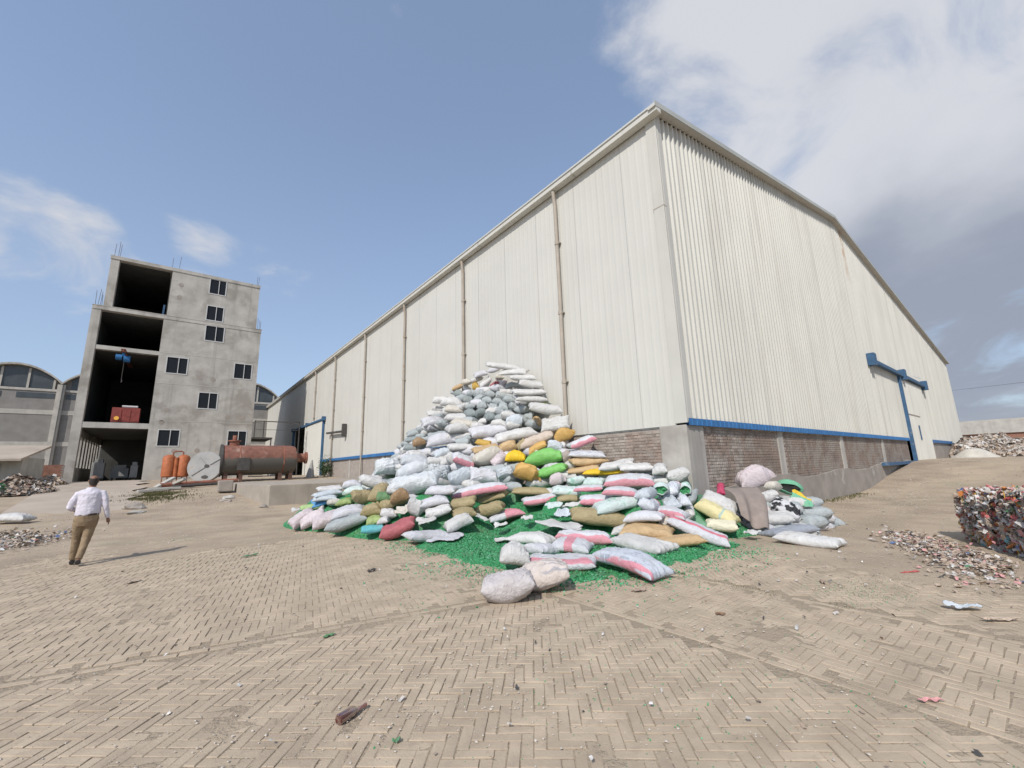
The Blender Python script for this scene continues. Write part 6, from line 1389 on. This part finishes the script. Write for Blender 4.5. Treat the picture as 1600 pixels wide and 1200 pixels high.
heap('scrap_heap', (62, 3.4, 1.25), 3.8, 1.9, 2.35, 2200, WG, (.06, .2), 'taller grey scrap heap behind the white covered mound', seed=5)
heap('scrap_heap', (57, 1.8, 1.25), 5.0, 1.4, 1.45, 2200, WG, (.06, .2), 'low scrap heap right of the white covered mound', seed=8)
heap('scrap_heap', (60, -.6, 1.25), 5.0, 1.5, 2.0, 2000, WG, (.06, .2), 'pale scrap heap at the right edge far behind the bale', seed=9)
heap('scrap_heap', (-8.6, 36.4, .95), 1.4, 1.2, .8, 900, dict(green=8, teal=.5, dark=1, pale=1), (.05, .16), 'small heap of bright green scrap by the shed', seed=11)
heap('scrap_heap', (-7.3, 33.2, .9), 1.0, .9, .5, 700, dict(green=8, teal=.5, dark=1, pale=1), (.05, .14), 'green scrap heap at the left edge in front of the shed', seed=12)
heap('scrap_heap', (-6.6, 34.0, .95), 1.5, 1.6, .75, 1500, dict(brown=6, tanp=3, clear=2.5, dark=2.5, pink=.6), (.04, .12), 'brownish scrap heap beside the concrete ramp', seed=14)
heap('scrap_heap', (-6.3, 38.6, 1.15), .9, 1.2, .65, 700, dict(pale=4, tanp=5, yellow=.3, brown=1), (.05, .14), 'pale heap of scrap film at the tower pier foot', seed=15)
bale('waste_bale', (-9.0, 33.6, .85), .1, (2.2, 1.2, 1.0), 'dark compressed bale at the left edge in front of the shed', 'bale', 900, dict(brown=4, dark=3, tanp=3, clear=2), (.05, .15), None, 3)
# white covered mound on top of the ramp
cov_ = MB(); n = 20; v = []; f = []
for i in range(n+1):
    for j in range(n+1):
        s, t = i/n*2-1, j/n*2-1; z = 1.0*max(0, 1-abs(s)**1.8)*max(0, 1-abs(t)**2.2)*(1-.35*s)+.06*math.sin(8*s+3*t); v.append((s*1.55, t*.8, max(.02, z*.8)))
for i in range(n):
    for j in range(n): o = i*(n+1)+j; f.append((o, o+n+1, o+n+2, o+1))
wc = quick('covered_mound', SM['cream'], v, f, smooth=True); wc.location = (50.2, 3.9, 1.28); wc.rotation_euler = (0, 0, -.66); tag(wc, 'low mound under an off white sheet in front of the far scrap heaps', 'covered mound')

# ------------------------------------------------------------------ small single things on the paving
def lathe(mb, prof, c, ax, n=16):
    ax = _n(ax); a = _n(np.cross(ax, (0, 0, 1))); b = np.cross(a, ax)
    mb.loft([[np.array(c)+ax*t+r_*(math.cos(q_)*a+math.sin(q_)*b) for q_ in np.linspace(0, 2*math.pi, n+1)[:-1]] for t, r_ in prof])
M['brownglass'] = mat('brown_glass', (.10, .028, .018), .08, .2, 20, spec=.6, trans=.25)
M['neckglass'] = mat('neck_glass', (.22, .10, .075), .2, .2, 30, spec=.5, trans=.2)
bt = empty('bottle', (1.06, 3.22, .012), 'broken brown glass bottle lying on the near paving', 'bottle')
dv = np.array([.9, .28, 0]); dv = _n(np.array([.52, -.02, 0])) if False else _n(np.array([.93, .36, 0]))
mb = MB(); lathe(mb, [(-.075, .012), (-.082, .028), (-.075, .034), (.02, .034), (.045, .028), (.052, .02)], (0, 0, .034), dv, 20); mb.build('body', M['brownglass'], bt, smooth='auto')
mb = MB(); lathe(mb, [(.054, .019), (.075, .014), (.13, .0125), (.135, .015), (.145, .015), (.147, .008)], (0, 0, .026), dv, 14); mb.build('neck', M['neckglass'], bt, smooth='auto')
def scrap_thing(name, loc, dims, rz, mt, label, cat, seed):
    o = bpy.data.objects.new(name, PROTO['flat'][seed % 6]); o.location = loc; o.scale = dims; o.rotation_euler = (0, 0, rz); link(o)
    o.material_slots[0].link = 'OBJECT'; o.material_slots[0].material = mt; return tag(o, label, cat)
GS = mat('green_scrap', (.10, .22, .10), .7, .2, 30); DL = mat('dry_leaf', (.22, .13, .08), .8, .2, 30)
scrap_thing('plastic_scrap', (1.36, 4.83, .017), (.12, .05, .02), .2, GS, 'dull green strip of plastic on the near paving', 'scrap', 1)
scrap_thing('dry_leaf', (4.77, 2.52, .017), (.10, .05, .03), -.9, DL, 'curled brown leaf on the paving right of centre', 'leaf', 2)
scrap_thing('plastic_scrap', (2.66, 7.24, .02), (.16, .07, .05), .3, SCR['dark'], 'small dark scrap on the paving left of the nearest sacks', 'scrap', 3)
scrap_thing('plastic_scrap', (1.3, 10.3, .03), (.30, .07, .04), .4, SCR['green'], 'grey green scrap stick on the paving beyond the centre', 'scrap', 4)
scrap_thing('plastic_bag', (6.75, .88, .03), (.30, .14, .07), -.7, SM['paleblue'], 'crumpled pale blue bag on the dirt at the right', 'bag', 5)
scrap_thing('plastic_scrap', (6.55, .62, .025), (.34, .06, .05), -.6, SCR['tanp'], 'tan torn strip beside the pale blue bag', 'scrap', 0)
scrap_thing('plastic_scrap', (4.15, .8, .02), (.16, .03, .025), -.7, SCR['pink'], 'thin pinkish strip on the paving near the right edge', 'scrap', 1)
scrap_thing('plastic_scrap', (6.9, 2.2, .02), (.18, .06, .04), .5, SCR['brown'], 'brown scrap beside the weedy paving joint', 'scrap', 2)
scrap_thing('plastic_scrap', (8.3, 1.55, .02), (.3, .045, .03), -.5, SCR['red'], 'red strip of film on the dirt left of the litter', 'scrap', 3)
scrap_thing('plastic_scrap', (4.85, 3.62, .02), (.2, .07, .05), -.4, SCR['brown'], 'brown scrap on the paving in front of the striped sacks', 'scrap', 4)
scrap_thing('plastic_scrap', (1.21, 2.77, .018), (.05, .035, .03), .4, SCR['green'], 'tiny dark green scrap right below the bottle', 'scrap', 5)
scrap_thing('plastic_scrap', (-.4, 9.3, .02), (.22, .10, .05), .9, SCR['tanp'], 'pale curled scrap on the paving behind the left foreground', 'scrap', 0)

# ------------------------------------------------------------------ walking man seen from behind
pe = (-1.33, 11.86)
FWD = _n(np.array([-.05, 1, 0])); RT = np.array([FWD[1], -FWD[0], 0])
def L(r_, f_, u_): return Vector((r_, f_, u_))       # local: x right, y forward, z up
def ringpts(c, ru, rf, n=18, tw_=0., axis=None):
    return [(c[0]+ru*math.cos(t), c[1]+rf*math.sin(t), c[2]) for t in np.linspace(0, 2*math.pi, n+1)[:-1]]
def limb(mb, pts, rads, n=12): mb.tube(pts, rads, n)
def remesh(o, vs, sm=6):
    r_ = o.modifiers.new('union', 'REMESH'); r_.mode = 'VOXEL'; r_.voxel_size = vs; r_.use_smooth_shade = True
    s_ = o.modifiers.new('smooth', 'SMOOTH'); s_.iterations = sm; s_.factor = .5
M['skin'] = mat('skin', (.22, .115, .075), .6, .1, 20); M['hair'] = mat('hair', (.035, .028, .025), .8, .2, 60)
M['shirt'] = mat('shirt', (.60, .565, .62), .8, .06, 8, .5, 9, bdist=.05); M['trousers'] = mat('trousers', (.255, .185, .115), .85, .12, 6, .8, 10, bdist=.05)
M['shoe'] = mat('shoe', (.035, .03, .028), .5); M['belt'] = mat('belt', (.05, .035, .025), .5)
# joints (metres): left leg pushing off behind, right leg planted ahead; a step away from the camera
hipL, hipR = L(-.10, 0, .90), L(.10, .02, .90)
kneeL, kneeR = L(-.12, .13, .49), L(.05, .01, .48)
ankL, ankR = L(-.135, .17, .085), L(-.02, -.17, .115)
shL, shR = L(-.20, .03, 1.335), L(.20, .03, 1.335)
elL, elR = L(-.30, -.01, 1.09), L(.285, -.02, 1.07)
wrL, wrR = L(-.24, .22, 1.03), L(.345, .04, .84)
head = L(.015, .085, 1.575)
mb = MB()
# head: skull, jaw, nose, ears; neck; torso and limbs under the clothes; hands with five fingers; feet
mb.loft([ringpts((head.x, head.y+dy, head.z+dz), rx, ry) for dz, rx, ry, dy in ((-.125, .03, .04, .03), (-.11, .052, .066, .02), (-.07, .066, .085, .01), (-.02, .074, .096, 0), (.03, .077, .1, -.003), (.07, .068, .09, -.004), (.095, .045, .062, -.004), (.105, .015, .02, -.004))])
mb.tube([head+L(0, .09, -.005), head+L(0, .118, -.03)], [.012, .017], 8)
mb.tube([head+L(-.03, .088, -.065), head+L(0, .10, -.065), head+L(.03, .088, -.065)], .010, 6)
for s in (-1, 1): mb.tube([head+L(s*.074, -.005, -.035), head+L(s*.084, -.008, 0), head+L(s*.078, 0, .025)], [.010, .016, .010], 8)
mb.tube([L(0, .03, 1.36), head+L(0, -.02, -.1)], [.068, .058], 12)
mb.loft([ringpts((0, .02, z), a, b) for z, a, b in ((.82, .13, .10), (.95, .15, .12), (1.1, .15, .12), (1.3, .17, .11), (1.40, .12, .08))])
for s, h_, k_, a_, sh, el, wr in ((-1, hipL, kneeL, ankL, shL, elL, wrL), (1, hipR, kneeR, ankR, shR, elR, wrR)):
    limb(mb, [h_, (h_+k_)/2, k_, (k_*.6+a_*.4), a_], [.085, .075, .055, .055, .038])
    ft = L(0, .17, -.08) if s > 0 else L(0, .17, -.055)
    limb(mb, [a_+L(0, -.04, -.03), a_+ft*.5, a_+ft], [.035, .038, .028], 8)
    limb(mb, [sh-L(s*.05, 0, -.02), sh, (sh+el)/2, el, (el+wr)/2, wr], [.05, .055, .048, .038, .036, .026])
    hd = (wr-el).normalized(); ac = L(0, 1, 0) if s > 0 else L(1, 0, 0); ac = (ac-hd*ac.dot(hd)).normalized(); pn = hd.cross(ac)
    palm = wr+hd*.055; limb(mb, [wr, palm, palm+hd*.03], [.026, .036, .034], 10)
    for q_, (o_, ln) in enumerate(((-.030, .055), (-.010, .064), (.010, .060), (.030, .048))):
        b_ = palm+hd*.035+ac*o_; k1 = b_+hd*ln*.5; k2 = k1+hd*ln*.25+pn*(-s)*ln*.35; limb(mb, [b_-hd*.02, b_, k1, k2], [.011, .0105, .010, .008], 6)
    limb(mb, [wr+hd*.025-ac*.03, wr+hd*.05-ac*.052, wr+hd*.085-ac*.052], [.013, .012, .009], 6)
body = mb.build('person', M['skin']); remesh(body, .009, 4)
body.location = (pe[0], pe[1], .014); body.rotation_euler = (0, 0, math.atan2(-FWD[0], FWD[1])); body.scale = (.87, .92, 1.0)
tag(body, 'man in white shirt and khaki trousers walking away across the yard', 'person')
mb = MB()      # shirt: torso and two long sleeves
mb.loft([ringpts((0, .02+dy, z), a, b) for z, a, b, dy in ((.915, .205, .165, .0), (.95, .215, .175, 0), (1.02, .212, .172, .0), (1.12, .205, .16, .005), (1.25, .215, .15, .005), (1.34, .215, .135, .01), (1.395, .17, .105, .015), (1.43, .085, .08, .025), (1.455, .07, .072, .03))])
for s, sh, el, wr in ((-1, shL, elL, wrL), (1, shR, elR, wrR)):
    limb(mb, [sh-L(s*.09, 0, -.01), sh-L(0, 0, .01), (sh+el)/2+L(s*.012, -.01, 0), el, (el+wr)/2+L(0, -.004, -.006), wr-(wr-el).normalized()*.015], [.070, .074, .066, .056, .050, .040], 14)
st = mb.build('shirt', M['shirt'], body); remesh(st, .013, 4)
tx = bpy.data.textures.new('folds', 'CLOUDS'); tx.noise_scale = .11
dm = st.modifiers.new('folds', 'DISPLACE'); dm.texture = tx; dm.strength = .03; dm.mid_level = .5
mb = MB()
mb.loft([ringpts((0, .015, z), a, b) for z, a, b in ((.72, .165, .13), (.80, .195, .165), (.88, .20, .168), (.945, .195, .16))])
for h_, k_, a_ in ((hipL, kneeL, ankL), (hipR, kneeR, ankR)):
    limb(mb, [h_+L(0, 0, -.02), h_*.55+k_*.45, k_, k_*.5+a_*.5+L(0, -.01, 0), a_+(k_-a_).normalized()*.02], [.112, .102, .080, .070, .062], 14)
tr = mb.build('trousers', M['trousers'], body); remesh(tr, .013, 4)
dm = tr.modifiers.new('folds', 'DISPLACE'); dm.texture = tx; dm.strength = .022; dm.mid_level = .5
mb = MB(); mb.loft([ringpts((0, .015, z), .202, .166) for z in (.925, .958)], caps=False); mb.build('belt', M['belt'], body)
for a_, ft in ((ankL, L(0, .19, -.045)), (ankR, L(0, .18, -.075))):
    mb = MB(); limb(mb, [a_+L(0, -.055, -.035), a_+L(0, -.01, -.02)+ft*.15, a_+ft*.6, a_+ft], [.043, .05, .048, .034], 10); sho = mb.build('shoe', M['shoe'], body); remesh(sho, .008, 4)
mb = MB(); mb.loft([ringpts((head.x, head.y+dy, head.z+dz), rx, ry) for dz, rx, ry, dy in ((-.085, .045, .03, -.07), (-.06, .07, .06, -.038), (-.02, .078, .082, -.022), (.025, .081, .092, -.014), (.05, .076, .086, -.012), (.068, .06, .07, -.01))])
hr = mb.build('hair', M['hair'], body); remesh(hr, .008, 3)
